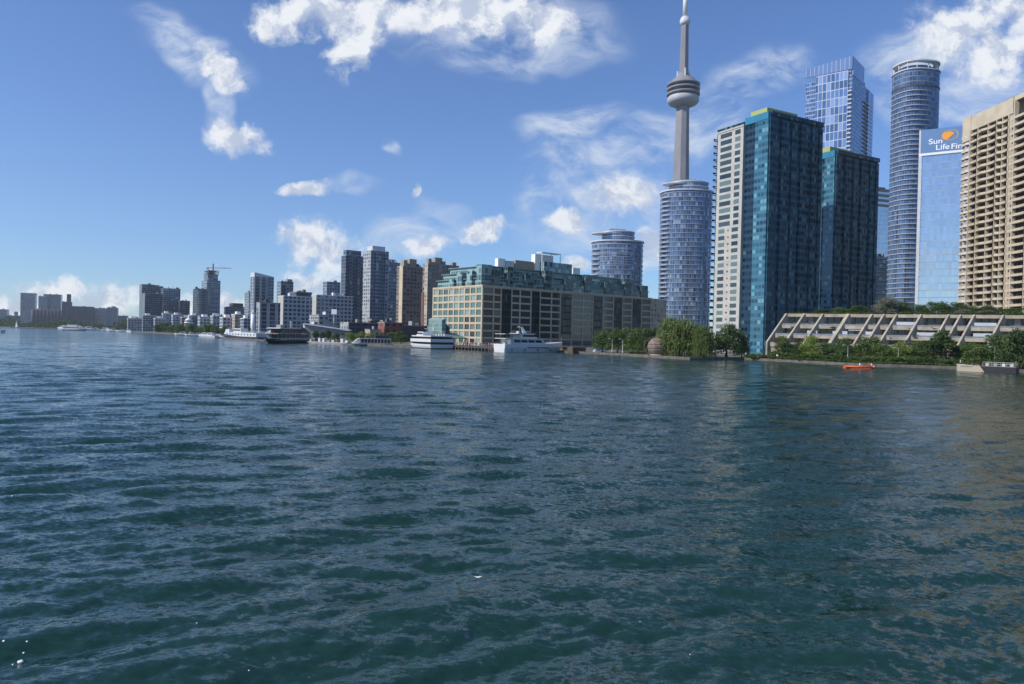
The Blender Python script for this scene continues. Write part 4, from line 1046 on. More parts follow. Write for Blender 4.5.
# far silos and blocks
def far(name, lab, pxs, py, D, mt, dp=30, th=25, **kw): return sk(name, lab, 'building', pxs, py, D, th, mt, depth=dp, pent=kw.pop('pent', ()), **kw)
far('distant_tower', 'grey blue tower with flat cap rising alone behind the grain silos', (None, 20.5, 35), 293.5, 2350, 'grey_tower', 40, pent=((-0.02, 1.02, 0.0, 1.0, 2.5),))
far('distant_tower', 'wide two step blue tower just behind the grain silos', (None, 38.5, 47), 296, 2360, 'grey_tower', 40)
far('distant_tower', 'taller half of the two step blue tower behind the grain silos', (None, 43.5, 61), 294, 2400, 'blue_tower', 40)
t, F = far('grain_silo', 'dark concrete grain silo block at the distant water edge', (None, 31, 64), 309, 1950, 'silo', 40)
cyl = MB().lathe([(4.6, 0), (4.6, F.z-LAND-1)], 14).mesh('silo_bin', M['silo'])
for k in range(9): link('silo_bin', cyl, t, (5+k*(F.Lx-10)/8, -1.0, 0))
t, F = far('silo_headhouse', 'tall dark headhouse with chimney tower between the silo blocks', (None, 62, 71), 301.5, 1960, 'silo', 30)
MB().box(F.Lx*0.5, F.Lx*0.95, 4, 14, F.z-LAND, P(69, 294, 1960).z-LAND).build('tower_shaft', [M['silo']], t)
t, F = far('dark_warehouse', 'dark flat roofed warehouse block right of the silo headhouse', (None, 70.5, 93), 306, 1970, 'silo', 50)
far('distant_block', 'pale blue grey office block past the dark flat warehouse', (None, 93, 107), 308, 2050, 'midrise', 30)
far('distant_block', 'grey office block with small roof box past the pale block', (None, 106.5, 118), 307.5, 2040, 'grey_tower', 30, pent=((0.4, 0.8, 0.1, 0.7, 4),))
far('distant_block', 'low violet grey block at the end of the distant row', (None, 118, 128), 315.5, 2000, 'dark_tower', 30)
far('distant_block', 'low dark block at the far edge, before the grain silos', (None, -6, 7), 309, 2500, 'grey_tower', 40)
far('distant_block', 'long low brown block behind the sailboat', (None, 5, 27), 315.5, 2450, 'silo', 30, pent=((0.4, 0.55, 0.2, 0.6, 14),))
far('distant_block', 'long pale terrace of buildings out beyond the far shore', (None, -90, -10), 314, 2500, 'midrise', 40)
# pale mid-rise blocks behind the marina trees
mids = [(128, 143, 318, 'midrise', 1000, 'pale low block beside the foot of tall grey slab'), (143, 156, 315, 'grey_tower', 960, 'grey low block under the tall grey slab'), (155, 166, 318, 'midrise', 900, 'first white mid rise block behind the marina trees'),
        (163, 173, 313, 'midrise', 930, 'white mid rise block with tall white bay behind the trees'), (173, 183, 314.5, 'white_grid', 900, 'pale block with curved white end behind marina trees'), (182, 192, 317, 'brown_tower', 860, 'brown low block beside the white curved block'),
        (190, 201, 315, 'grey_tower', 880, 'grey block just behind the rounded white building'), (200, 214, 316.5, 'white_grid', 800, 'blue white mid rise with banded balconies'), (213, 224, 315.5, 'midrise', 790, 'pale mid rise with bright roof box'),
        (223, 236, 317, 'white_grid', 700, 'pale striped mid rise near the moored navy ship'), (235, 246, 314, 'lightbrown', 690, 'beige mid rise with bright roof box near the white cylinder'), (244, 252, 318, 'grey_tower', 660, 'small grey block tight against white cylinder')]
for a, b_, py, mt, D, lab in mids:
    sk('midrise_block', lab, 'building', (None, a, b_), py, D, 30, mt, depth=20, pent=((0.2, 0.55, 0.1, 0.6, 2.5),), pentmat='white')
# rounded white building and white cylinder
p = P(188.5, 332, 760); t = thing('rounded_building', 'small rounded white building with banded storeys and pointed roof', 'building', (p.x, p.y, LAND))
zt = P(188, 321, 760).z-LAND
MB().lathe([(3.9, 0), (3.9, zt)], 20).build('wall', [M['boatglass']], t)
rm = MB().lathe([(4.2, 0), (4.2, zt*0.13)], 20).mesh('storey_band', M['white'])
for k in range(4): link('storey_band', rm, t, (0, 0, zt*(0.08+0.24*k)))
MB().lathe([(4.0, 0), (2.6, 2.2), (1.2, 2.6), (0.9, 5), (0.15, 7)], 16).build('roof', [M['white']], t, (0, 0, zt))
p = P(252.7, 332, 440); t = thing('white_cylinder', 'plain white cylindrical shaft standing on the quay behind the ferries', 'tower', (p.x, p.y, LAND))
zt = P(253, 313.5, 440).z-LAND
MB().lathe([(1.35, 0), (1.2, zt)], 20).build('shaft', [M['white']], t); MB().lathe([(1.3, 0), (1.3, 0.8), (0.4, 1.1)], 20).build('roof', [M['slab']], t, (0, 0, zt))
# low quay buildings
t, F = sk('glass_lowrise', 'dark glass low building with pale concrete end behind the lime trees', 'building', (341, 349, 392), 322, 470, 38, 'lowdark', pent=((0.55, 0.75, 0.2, 0.7, 2.4), (0.2, 0.26, 0.1, 0.3, 2.0), (0.8, 0.9, 0.1, 0.5, 2.0)), pentmat='tan', strips=(('L', 0.0, 1.0, 0.4, 'midrise', 'end_wall'),), edge='grey')
t, F = sk('white_lowrise', 'small white banded building below the tall white hotel end wall', 'building', (None, 319, 329), 314.5, 500, 38, 'midrise', depth=16, slab=(3.2, 0.5), pent=())
t, F = sk('brick_building', 'red brick quay building with flat roof beside green trees', 'building', (378, 384.5, 403), 322, 420, 38, 'brickwin', pent=(), edge='grey')
t, F = sk('tan_shed', 'low tan roofed shed beside the red brick building', 'building', (365, 370, 380), 329, 415, 38, 'lightbrown', pent=(), edge='tan')
t, F = sk('dark_shed', 'long dark low shed between red brick building and brown apartment tower', 'building', (None, 402, 428), 325, 440, 38, 'silo', pent=(), depth=14)
p = P(332, 336, 430); t = thing('quay_pavilion', 'grey pavilion with a long sweeping sloped roof behind the barge', 'building', (p.x-16, p.y, LAND), 0.12)
zt = P(325, 324, 430).z-LAND; zr = P(352, 330, 430).z-LAND
MB().prism([(0, 0), (24, 0), (24, 12), (0, 12)], 0, [zt*0.95, zr*0.9, zr*0.9, zt*0.95]).build('wall', [M['lowgrey'] if 'lowgrey' in M else M['grey']], t)
MB().prism([(-1, -1.2), (26, -1.2), (26, 13), (-1, 13)], [zt*0.96, zr*0.9, zr*0.9, zt*0.96], [zt+0.2, zr, zr, zt+0.2]).build('roof', [M['slab']], t)
for k in range(6): MB().box(1+k*4, 3.2+k*4, -0.08, -0.02, 1, zr*0.7).build('window', [M['dark_glass']], t)
t, F = sk('white_hall', 'pale low hall with flat roof behind the steamer ferry', 'building', (None, 311, 322), 324, 440, 38, 'offwhite', pent=(), depth=12)
p = P(277, 336, 400); t = thing('tent_pavilion', 'small white and green pointed tent roof behind the steamer ferry', 'tent', (p.x-7, p.y, LAND))
MB().prism([(0, 0), (8, 0), (8, 7), (0, 7)], 0, [2.4]*4).build('wall', [M['greenroof']], t)
MB().loft([[(-.6, -.6, 2.42), (8.6, -.6, 2.42), (8.6, 7.6, 2.42), (-.6, 7.6, 2.42)], [(3.8, 3.2, 6.2), (4.2, 3.2, 6.2), (4.2, 3.8, 6.2), (3.8, 3.8, 6.2)]], smooth=False).build('roof', [M['slab']], t)
p = P(333.8, 326, 450); t = thing('billboard', 'white square sign panel on a tall post above the sweeping grey roof', 'sign', (p.x, p.y, LAND))
z0 = P(334, 314.2, 450).z-LAND; z1 = P(334, 309.3, 450).z-LAND
MB().box(-1.6, 1.6, -0.15, 0.15, z0, z1).build('panel', [M['white']], t); MB().tube((0, 0, 0), (0, 0, z0), 0.16).build('post', [M['steel']], t)
shoreD = lambda px: G(px, np.interp(px, [p[0] for p in SHORE_PX], [p[1] for p in SHORE_PX])).y
SPH_D = shoreD(657)+5.5
# ------------------------------------------------------------------ big sphere on the promenade
def sphere_sculpture():
    D = SPH_D; c = P(656.8, 347.8, D); r = (U(666, 348)[0]-U(647.5, 348)[0])/2*D
    t = thing('sphere_sculpture', 'big weathered brown sphere standing on the promenade in front of willow', 'sculpture', (c.x, D, LAND))
    zc = max(c.z-LAND, r*0.93)
    prof = []
    for k in range(1, 28):
        a = -math.pi/2 + math.pi*k/28
        rr = r*math.cos(a); zz = zc + r*math.sin(a)
        if k % 4 == 0: prof += [(rr, zz-0.03), (rr-0.05, zz-0.02), (rr-0.05, zz+0.02)]
        prof.append((rr, zz+0.03))
    MB().lathe(prof, 40).build('sphere_shell', [M['sphere']], t)
    # upright ring standing behind the sphere
    mb = MB(); n = 44
    R1, R0 = r*1.06, r*0.9
    yb0, yb1 = 0.5, 1.0
    for k in range(n):
        a0, a1 = 2*math.pi*k/n, 2*math.pi*(k+1)/n
        def q(a, rr, y): return (-0.9 + rr*math.cos(a), y, zc + rr*math.sin(a))
        mb.quad([q(a0, R1, yb0), q(a1, R1, yb0), q(a1, R0, yb0), q(a0, R0, yb0)][::-1]); mb.quad([q(a0, R1, yb1), q(a1, R1, yb1), q(a1, R0, yb1), q(a0, R0, yb1)])
        mb.quad([q(a0, R1, yb0), q(a1, R1, yb0), q(a1, R1, yb1), q(a0, R1, yb1)])
    mb.build('upright_ring', [M['brown']], t)
    MB().lathe([(r*0.75, -0.02), (r*0.75, 0.35)], 28).build('plinth', [M['concrete']], t)
sphere_sculpture()

# ------------------------------------------------------------------ people
def person_mesh(name, seed, seated=False):
    me = bpy.data.meshes.new('tmp_person')
    if not seated:
        v = [(0, 0, .95), (0, 0, 1.2), (0, 0, 1.42), (0, -.01, 1.53), (0, -.02, 1.66), (.20, 0, 1.40), (.25, .02, 1.13), (.24, -.05, .88), (-.20, 0, 1.40), (-.26, .02, 1.13), (-.23, -.07, .9),
             (.10, 0, .90), (.11, -.01, .5), (.11, .02, .07), (.12, -.13, .04), (-.10, 0, .90), (-.12, .01, .5), (-.13, .04, .07), (-.14, -.11, .04)]
        e = [(0, 1), (1, 2), (2, 3), (3, 4), (2, 5), (5, 6), (6, 7), (2, 8), (8, 9), (9, 10), (0, 11), (11, 12), (12, 13), (13, 14), (0, 15), (15, 16), (16, 17), (17, 18)]
        R = [.15, .14, .15, .06, .105, .07, .05, .04, .07, .05, .04, .1, .075, .05, .04, .1, .075, .05, .04]
    else:
        v = [(0, 0, .12), (0, .02, .4), (0, .0, .62), (0, -.01, .73), (0, -.02, .86), (.2, 0, .6), (.28, -.2, .45), (.2, -.42, .42), (-.2, 0, .6), (-.28, -.2, .45), (-.2, -.42, .42),
             (.1, -.1, .12), (.13, -.5, .22), (.12, -.8, .06), (.12, -.9, .08), (-.1, -.1, .12), (-.13, -.5, .22), (-.12, -.8, .06), (-.12, -.9, .08)]
        e = [(0, 1), (1, 2), (2, 3), (3, 4), (2, 5), (5, 6), (6, 7), (2, 8), (8, 9), (9, 10), (0, 11), (11, 12), (12, 13), (13, 14), (0, 15), (15, 16), (16, 17), (17, 18)]
        R = [.15, .14, .15, .06, .105, .07, .05, .04, .07, .05, .04, .1, .075, .05, .04, .1, .075, .05, .04]
    me.from_pydata(v, e, [])
    o = bpy.data.objects.new('tmp_person', me); COL.objects.link(o)
    o.modifiers.new('Skin', 'SKIN'); s = o.modifiers.new('Sub', 'SUBSURF'); s.levels = 1; s.render_levels = 1
    for i, d in enumerate(me.skin_vertices[0].data): d.radius = (R[i], R[i]); d.use_root = (i == 0)
    dg = bpy.context.evaluated_depsgraph_get()
    out = bpy.data.meshes.new_from_object(o.evaluated_get(dg)); bpy.data.objects.remove(o)
    out.name = name; out.materials.clear()
    sh, tr, sk_ = SHIRTS[seed % len(SHIRTS)], TROUS[seed % len(TROUS)], M['skin']
    for m_ in (sh, tr, sk_, M['brown']): out.materials.append(m_)
    hz = .86 if seated else 1.66
    for p in out.polygons:
        z = p.center.z; r = abs(p.center.x)
        if seated: p.material_index = 3 if z > .88 else 2 if z > .68 or (r > .18 and p.center.y < -.3) else 0 if z > .22 or p.center.y > -.08 else 1
        else: p.material_index = 3 if z > 1.70 else 2 if z > 1.50 or (r > .18 and z < 1.0 and z > .8) else 0 if z > .95 else 1
        p.use_smooth = True
    return out
SHIRTS = [plain('shirt_white', (.7, .7, .68), .9), plain('shirt_blue', (.08, .14, .3), .9), plain('shirt_red', (.45, .07, .06), .9), plain('shirt_grey', (.25, .25, .26), .9), plain('shirt_pink', (.55, .28, .33), .9), plain('shirt_black', (.03, .03, .035), .9)]
TROUS = [plain('trousers_navy', (.04, .05, .09), .9), plain('trousers_tan', (.3, .24, .17), .9), plain('trousers_dark', (.03, .03, .03), .9)]
PEOPLE = [person_mesh('person', i) for i in range(6)]
SEATED = [person_mesh('person', i, True) for i in (0, 2)]
RG = random.Random(3)

# ------------------------------------------------------------------ pier with waiting crowd
PF = Frame(450, 492.5, 520, 350, G(492, 351).y, 40, depth=None, width=9)
def pier():
    F = PF
    t = thing('pier', 'dark timber pier crowded with people between the white ferry and yacht', 'pier', (F.o[0], F.o[1], 0), F.th)
    Ly = F.Ly
    MB().box(0, 9, 0, Ly+6, 0.75, 1.15).build('deck', [M['brown']], t)
    pm = MB().tube((0, 0, -1.5), (0, 0, 1.0), 0.22, n=8).mesh('pile', M['darkgrey'])
    n = int(Ly//2)
    for k in range(n+1):
        link('pile', pm, t, (-0.1, k*2.0, 0))
        link('pile', pm, t, (4.4, k*2.0, 0))
    for z in (1.65, 2.15): MB().tube((0.15, 0, z), (0.15, Ly, z), 0.045).build('rail', [M['steel']], t)
    post = MB().box(-0.05, 0.05, -0.05, 0.05, 1.15, 2.2).mesh('rail_post', M['steel'])
    for k in range(n+1): link('rail_post', post, t, (0.15, k*2.0, 0))
    def wl(x, y): return (F.o[0]+F.e[0]*x+F.n[0]*y, F.o[1]+F.e[1]*x+F.n[1]*y)
    N = 46
    for i in range(N):
        x, y = RG.uniform(0.7, 8), (i+0.5)/N*Ly + RG.uniform(-.3, .3)
        o = link('person', PEOPLE[RG.randrange(6)], None, (*wl(x, y), 1.15), RG.uniform(0, 6.28))
        o.scale = (1, 1, RG.uniform(.92, 1.06))
        tag(o, 'person in summer clothes standing in the crowd on the dark timber pier', 'person', 'people waiting along the pier')
pier()

# ------------------------------------------------------------------ boats
def hull(L, B, zd, zb, bow=0.32, stern=0.92, flare=0.78, n=14, mats=None, keel=-0.6, band=None):
    """hull along +x, stern at 0: closed stations lofted from stern to bow; zd deck height at stern, zb at bow"""
    mb = MB(); rings = []
    for i in range(n+1):
        s = i/n; x = s*L
        f = stern + (1-stern)*min(1, s/0.3) if s < 1-bow else math.sqrt(max(0.0, 1-((s-(1-bow))/bow)**2.0))
        f = max(f, 0.012); b = B/2*f
        z1 = zd + (zb-zd)*s**2.4
        xr = x
        lo = b*(flare if s < 1-bow else flare*(1-0.6*((s-(1-bow))/bow)))
        kx = x - (0.16*L*((s-(1-bow))/bow)**2 if s > 1-bow else 0)*0.5
        rings.append([(x, b, z1), (x, b*0.99, z1*0.6), (kx, lo, keel*0.3), (kx, lo*0.5, keel), (kx, -lo*0.5, keel), (kx, -lo, keel*0.3), (x, -b*0.99, z1*0.6), (x, -b, z1)])
    for j in range(n):
        for k in range(8):
            k2 = (k+1) % 8
            a, b, c, d = rings[j][k], rings[j][k2], rings[j+1][k2], rings[j+1][k]
            mi = 0
            if k in (1, 5) and band: mi = 1
            mb.quad([a, b, c, d][::-1], mi=mi, smooth=False)
    mb.quad(rings[0]); mb.quad(rings[-1][::-1])
    return mb
def deckrail(mb, L0, L1, b, z, h=1.0, step=1.6):
    for sgn in (-1, 1):
        for zz in (h, h*0.5): mb.tube((L0, sgn*b, z+zz), (L1, sgn*b, z+zz), 0.03, n=4)
        x = L0
        while x <= L1+0.01: mb.tube((x, sgn*b, z), (x, sgn*b, z+h), 0.03, n=4); x += step
    return mb
def yacht():
    c = G(505, 352.2); th = 33
    F = Frame(493.3, 505.3, 568.5, 340, c.y, th)
    L, B = F.Lx, min(F.Ly, 7.4)
    # local x to the bow; centreline half a beam inland
    t = thing('motor_yacht', 'white three deck motor yacht moored stern out below the warehouse block', 'yacht', (F.o[0]+F.n[0]*B/2, F.o[1]+F.n[1]*B/2, 0), F.th)
    zd = 3.2
    hull(L, B, zd, 4.4, bow=0.42, stern=0.98, flare=0.86, n=18).build('hull', [M['hullwhite']], t)
    MB().box(-0.05, 0.02, -B*.45, B*.45, 0.7, zd-0.1).build('transom', [M['hullwhite']], t)
    MB().box(0.2, L*0.70, -B*.495, B*.495, -0.02, 0.28).build('waterline_stripe', [M['steel']], t)
    hm = MB().box(-0.27, 0.27, -0.04, 0.04, -0.25, 0.25).mesh('porthole', M['boatglass'])
    for k in range(9): link('porthole', hm, t, (L*(0.36+0.037*k), -B*0.5-0.02, 1.95))
    MB().profile([(L*.10, zd), (L*.66, zd), (L*.60, zd+2.1), (L*.10, zd+2.1)], -B*.40, B*.40).build('deckhouse', [M['hullwhite']], t)
    for k, (a, b) in enumerate(((.16, .25), (.27, .36), (.38, .47), (.49, .585))):
        MB().profile([(L*a, zd+.75), (L*b+.2, zd+.75), (L*b-.3, zd+1.7), (L*a-.3, zd+1.7)], -B*.40-.03, B*.40+.03).build('saloon_window', [M['boatglass']], t)
    z2 = zd+2.1
    MB().box(-L*.0+.3, L*.64, -B*.46, B*.46, z2, z2+.22).build('upper_deck', [M['hullwhite']], t)
    MB().profile([(L*.26, z2+.22), (L*.54, z2+.22), (L*.47, z2+2.2), (L*.26, z2+2.2)], -B*.33, B*.33).build('wheelhouse', [M['hullwhite']], t)
    MB().profile([(L*.30, z2+.95), (L*.522, z2+.95), (L*.492, z2+1.75), (L*.30, z2+1.75)], -B*.33-.03, B*.33+.03).build('bridge_window', [M['boatglass']], t)
    MB().box(L*.22, L*.50, -B*.37, B*.37, z2+2.2, z2+2.36).build('roof', [M['hullwhite']], t)
    MB().box(-.6+L*.03, L*.24, -B*.44, B*.44, z2+1.85, z2+2.05).build('awning', [M['hullwhite']], t)
    for x in (.035, .13, .22):
        for s in (-1, 1): MB().tube((L*x, s*B*.42, z2+.2), (L*x, s*B*.42, z2+1.9), .05).build('awning_post', [M['steel']], t)
    zm = z2+2.36
    MB().profile([(L*.36, zm), (L*.42, zm), (L*.35, zm+2.6), (L*.32, zm+2.6)], -.18, .18).build('mast', [M['hullwhite']], t)
    MB().box(L*.29, L*.345, -.9, .9, zm+2.5, zm+2.62).build('radar_arm', [M['hullwhite']], t)
    MB().lathe([(.55, 0), (.6, .3), (.45, .7), (.1, .85)], 14).build('radar_dome', [M['hullwhite']], t, (L*.28, 0, zm))
    deckrail(MB(), L*.66, L*.93, B*.26, 3.9, .9, 1.5).build('railing', [M['steel']], t)
    deckrail(MB(), L*.02, L*.25, B*.44, zd, .95, 1.6).build('railing', [M['steel']], t)
    MB().tube((L*.985, 0, 4.3), (L*.985, 0, 6.2), .05).build('flagpole', [M['steel']], t)
    for k in range(4): MB().lathe([(.05, 0), (.22, .08), (.24, .6), (.05, .72)], 10).build('fender', [M['navy']], t, (L*(.1+.2*k), -B*.5-.2, .7))
    t.scale = (1, 1, .84)
    for k in range(3): MB().box(L*(.07+.05*k), L*(.07+.05*k)+.7, -.5, .5, zd, zd+1.1).build('deck_box', [M['offwhite']], t)
yacht()
def tour_ship():
    c = G(431, 348.9); th = 36
    F = Frame(405.5, 430.5, 454, 340, c.y, th)
    B = F.Lx; L = F.Ly*1.0
    # bow points to the back: local x of the hull = +n
    t = thing('tour_ship', 'white two deck sightseeing ship with dark window bands moored by glass pavilion', 'ship', (F.o[0]+F.e[0]*B/2, F.o[1]+F.e[1]*B/2, 0), F.th+math.pi/2)
    hull(L, B, 1.9, 2.3, bow=0.30, stern=1.0, flare=0.9, n=12).build('hull', [M['hullwhite']], t)
    MB().box(-0.02, L*.72, -B*.5-.02, B*.5+.02, -0.1, .35).build('waterline_stripe', [M['navy']], t)
    def deck(z0, z1, xa, xb, bf, m_, nm, rnd=True):
        pts = []
        for k in range(9):
            a = -math.pi/2+math.pi*k/8; pts.append((xb-B*.5*bf*.9+B*.5*bf*.9*math.cos(a), B*.5*bf*math.sin(a)))
        poly = [(xa, B*.5*bf), ] ; poly = [(xa, -B*.5*bf)] + pts + [(xa, B*.5*bf)]
        return MB().prism(poly, z0, z1).build(nm, [M[m_]], t)
    deck(1.92, 2.9, 0.3, L*.93, .93, 'boatglass', 'window_band'); deck(2.9, 4.25, 0.05, L*.98, .99, 'hullwhite', 'upper_bulwark')
    deck(4.25, 5.2, .6, L*.86, .88, 'boatglass', 'window_band'); deck(5.2, 5.65, 0.1, L*.94, .97, 'hullwhite', 'roof')
    MB().profile([(L*.55, 5.65), (L*.82, 5.65), (L*.76, 7.3), (L*.55, 7.3)], -B*.22, B*.22).build('wheelhouse', [M['hullwhite']], t)
    MB().profile([(L*.56, 6.2), (L*.803, 6.2), (L*.778, 6.9), (L*.56, 6.9)], -B*.22-.03, B*.22+.03).build('bridge_window', [M['boatglass']], t)
    MB().tube((L*.6, 0, 7.3), (L*.56, 0, 10.2), .14, .06).build('mast', [M['hullwhite']], t)
    MB().box(L*.54, L*.60, -1.0, 1.0, 8.6, 8.75).build('mast_arm', [M['hullwhite']], t)
    for k in range(4): MB().box(L*(.08+.1*k), L*(.08+.1*k)+.9, -B*.3, -B*.3+1.2, 5.65, 6.4).build('deck_box', [M['offwhite']], t)
    deckrail(MB(), .4, L*.5, B*.46, 5.65, .9, 1.8).build('railing', [M['steel']], t)
    t.scale = (1, 1, .86)
tour_ship()
def paddle_ferry():
    c = G(263.5, 343.6)
    e = G(303, 342.6)
    v = Vector((c.x-e.x, c.y-e.y)); L = v.length; th = math.atan2(v.y, v.x); B = 6.4
    t = thing('steamer_ferry', 'old two deck steamer ferry with pale rails and long dark canopy', 'ferry', (e.x, e.y+3, 0), th)
    hull(L, B, 1.5, 2.1, bow=.3, stern=.8, n=12, band=True).build('hull', [M['navy'], M['navy']], t)
    MB().prism([(L*.02, -B*.48), (L*.80, -B*.5), (L*.97, 0), (L*.80, B*.5), (L*.02, B*.48)], 1.5, 2.3).build('bulwark', [M['offwhite']], t)
    MB().prism([(L*.06, -B*.40), (L*.80, -B*.42), (L*.88, 0), (L*.80, B*.42), (L*.06, B*.40)], 2.3, 4.0).build('main_cabin', [M['darkgrey']], t)
    pm = MB().box(-.09, .09, -.09, .09, 2.3, 4.2).mesh('deck_post', M['offwhite'])
    for k in range(11):
        for s in (-1, 1): link('deck_post', pm, t, (L*(.05+.08*k), s*B*(.47 if k < 9 else .36), 0))
    MB().prism([(0, -B*.5), (L*.84, -B*.52), (L*.99, 0), (L*.84, B*.52), (0, B*.5)], 4.2, 4.45).build('upper_deck', [M['offwhite']], t)
    MB().box(L*.30, L*.78, -B*.36, B*.36, 4.45, 6.3).build('upper_cabin', [M['brown']], t)
    for k in range(6): MB().box(L*(.33+.075*k), L*(.33+.075*k)+1.0, -B*.36-.04, B*.36+.04, 5.1, 5.9).build('cabin_window', [M['boatglass']], t)
    MB().profile([(L*.26, 6.3), (L*.86, 6.3), (L*.80, 6.7), (L*.32, 6.7)], -B*.46, B*.46).build('roof', [M['slab']], t)
    prof = [(L*.02, 4.45)] + [(L*(.02+.26*(k/8)), 4.45+2.6*math.sin(math.pi*(k/8)*.5)+.2) for k in range(9)] + [(L*.28, 4.45)]
    MB().profile(prof[::-1], -B*.45, B*.45).build('stern_canopy', [M['darkgrey']], t)
    MB().lathe([(.5, 0), (.5, 2.6), (.62, 2.7), (.62, 3.0)], 14).build('funnel', [M['offwhite']], t, (L*.40, 0, 6.7))
    MB().box(L*.62, L*.72, -.9, .9, 6.7, 8.0).build('wheelhouse', [M['offwhite']], t)
    deckrail(MB(), L*.02, L*.84, B*.5, 4.45, .9, 1.4).build('railing', [M['offwhite']], t)
paddle_ferry()
def navy_ship():
    c = G(222.5, 338.4); e = G(262, 340.6)
    v = Vector((c.x-e.x, c.y-e.y)); L = v.length; th = math.atan2(v.y, v.x); B = 8.0
    t = thing('moored_ship', 'long dark hulled ship with white stepped cabins ahead of the steamer ferry', 'ship', (e.x, e.y+4, 0), th)
    hull(L, B, 1.5, 3.3, bow=.3, stern=.85, n=14).build('hull', [M['navy']], t)
    MB().box(L*.05, L*.86, -B*.42, B*.42, 1.7, 3.7).build('main_cabin', [M['slab']], t)
    for k in range(10): MB().box(L*(.09+.075*k), L*(.09+.075*k)+1.6, -B*.42-.04, B*.42+.04, 2.5, 3.2).build('cabin_window', [M['boatglass']], t)
    MB().box(L*.12, L*.7, -B*.36, B*.36, 3.7, 4.0).build('upper_deck', [M['slab']], t)
    MB().profile([(L*.46, 4.0), (L*.66, 4.0), (L*.63, 6.2), (L*.46, 6.2)], -B*.3, B*.3).build('wheelhouse', [M['slab']], t)
    MB().profile([(L*.47, 4.8), (L*.652, 4.8), (L*.642, 5.6), (L*.47, 5.6)], -B*.3-.04, B*.3+.04).build('bridge_window', [M['boatglass']], t)
    MB().profile([(L*.80, 3.0), (L*.93, 3.0), (L*.90, 5.6), (L*.80, 5.8)], -B*.22, B*.22).build('foredeck_house', [M['slab']], t)
    MB().tube((L*.55, 0, 6.2), (L*.53, 0, 10.5), .18, .08).build('mast', [M['slab']], t)
    MB().tube((L*.25, 0, 4.0), (L*.32, 0, 8.5), .14, .08).build('boom', [M['slab']], t)
    MB().prism(ellipse(1.0, .8, 14, c=(L*.36, 0)), 4.0, 6.6).build('funnel', [M['navy']], t)
    deckrail(MB(), L*.1, L*.45, B*.36, 4.0, .9, 1.8).build('railing', [M['slab']], t)
navy_ship()
def trolley_boat():
    c = G(350, 345.6); e = G(391, 346.3)
    v = Vector((c.x-e.x, c.y-e.y)); L = v.length; th = math.atan2(v.y, v.x); B = 5.2
    t = thing('harbour_launch', 'long low pale tour launch with full length window band and domed bow cabin', 'boat', (e.x, e.y+2.6, 0), th)
    hull(L, B, 1.2, 1.5, bow=.22, stern=.9, n=12).build('hull', [M['offwhite']], t)
    MB().box(L*.02, L*.80, -B*.5-.02, B*.5+.02, .1, .35).build('waterline_stripe', [M['navy']], t)
    MB().box(L*.06, L*.80, -B*.42, B*.42, 1.2, 2.9).build('cabin', [M['boatglass']], t)
    pm = MB().box(-.12, .12, -B*.44, B*.44, 1.2, 2.9).mesh('cabin_pillar', M['offwhite'])
    for k in range(10): link('cabin_pillar', pm, t, (L*(.065+.08*k), 0, 0))
    MB().box(L*.03, L*.82, -B*.48, B*.48, 2.9, 3.1).build('roof', [M['slab']], t)
    MB().box(L*.10, L*.42, -B*.3, B*.3, 3.1, 4.2).build('upper_cabin', [M['navy']], t)
    MB().box(L*.08, L*.44, -B*.34, B*.34, 4.2, 4.35).build('upper_roof', [M['darkgrey']], t)
    MB().profile([(L*.80, 1.3), (L*.95, 1.3), (L*.90, 2.3), (L*.85, 2.9), (L*.80, 3.0)], -B*.34, B*.34).build('bow_cabin', [M['hullwhite']], t)
trolley_boat()
def barge():
    c = G(306, 343.4); e = G(346, 345.0)
    v = Vector((e.x-c.x, e.y-c.y)); L = v.length; th = math.atan2(v.y, v.x)
    t = thing('dock_barge', 'flat grey dock barge loaded with boxes between steamer ferry and tour launch', 'barge', (c.x, c.y, 0), th)
    MB().box(0, L, 0, 5, -.4, 1.0).build('deck', [M['grey']], t)
    MB().box(-.05, L+.05, -.08, .3, .65, .95).build('rubbing_strip', [M['offwhite']], t)
    rg = random.Random(9)
    for k in range(9):
        x = L*(k+.3)/9; MB().box(x, x+rg.uniform(.8, 1.8), 1.2, 3, 1.0, 1.0+rg.uniform(.5, 1.6)).build('crate', [M[rg.choice(['slab', 'offwhite', 'darkgrey', 'tan', 'brick'])]], t)
    deckrail(MB(), 0, L, 0.0, 1.0, .9, 2.0)
    for k in range(6):
        o = link('person', PEOPLE[k], None, (c.x+v.x*(.15+.14*k), c.y+v.y*(.15+.14*k)+3.6, 1.0), k*1.3)
        tag(o, 'person standing on the flat grey dock barge near the steamer ferry', 'person', 'people on the dock barge')
barge()
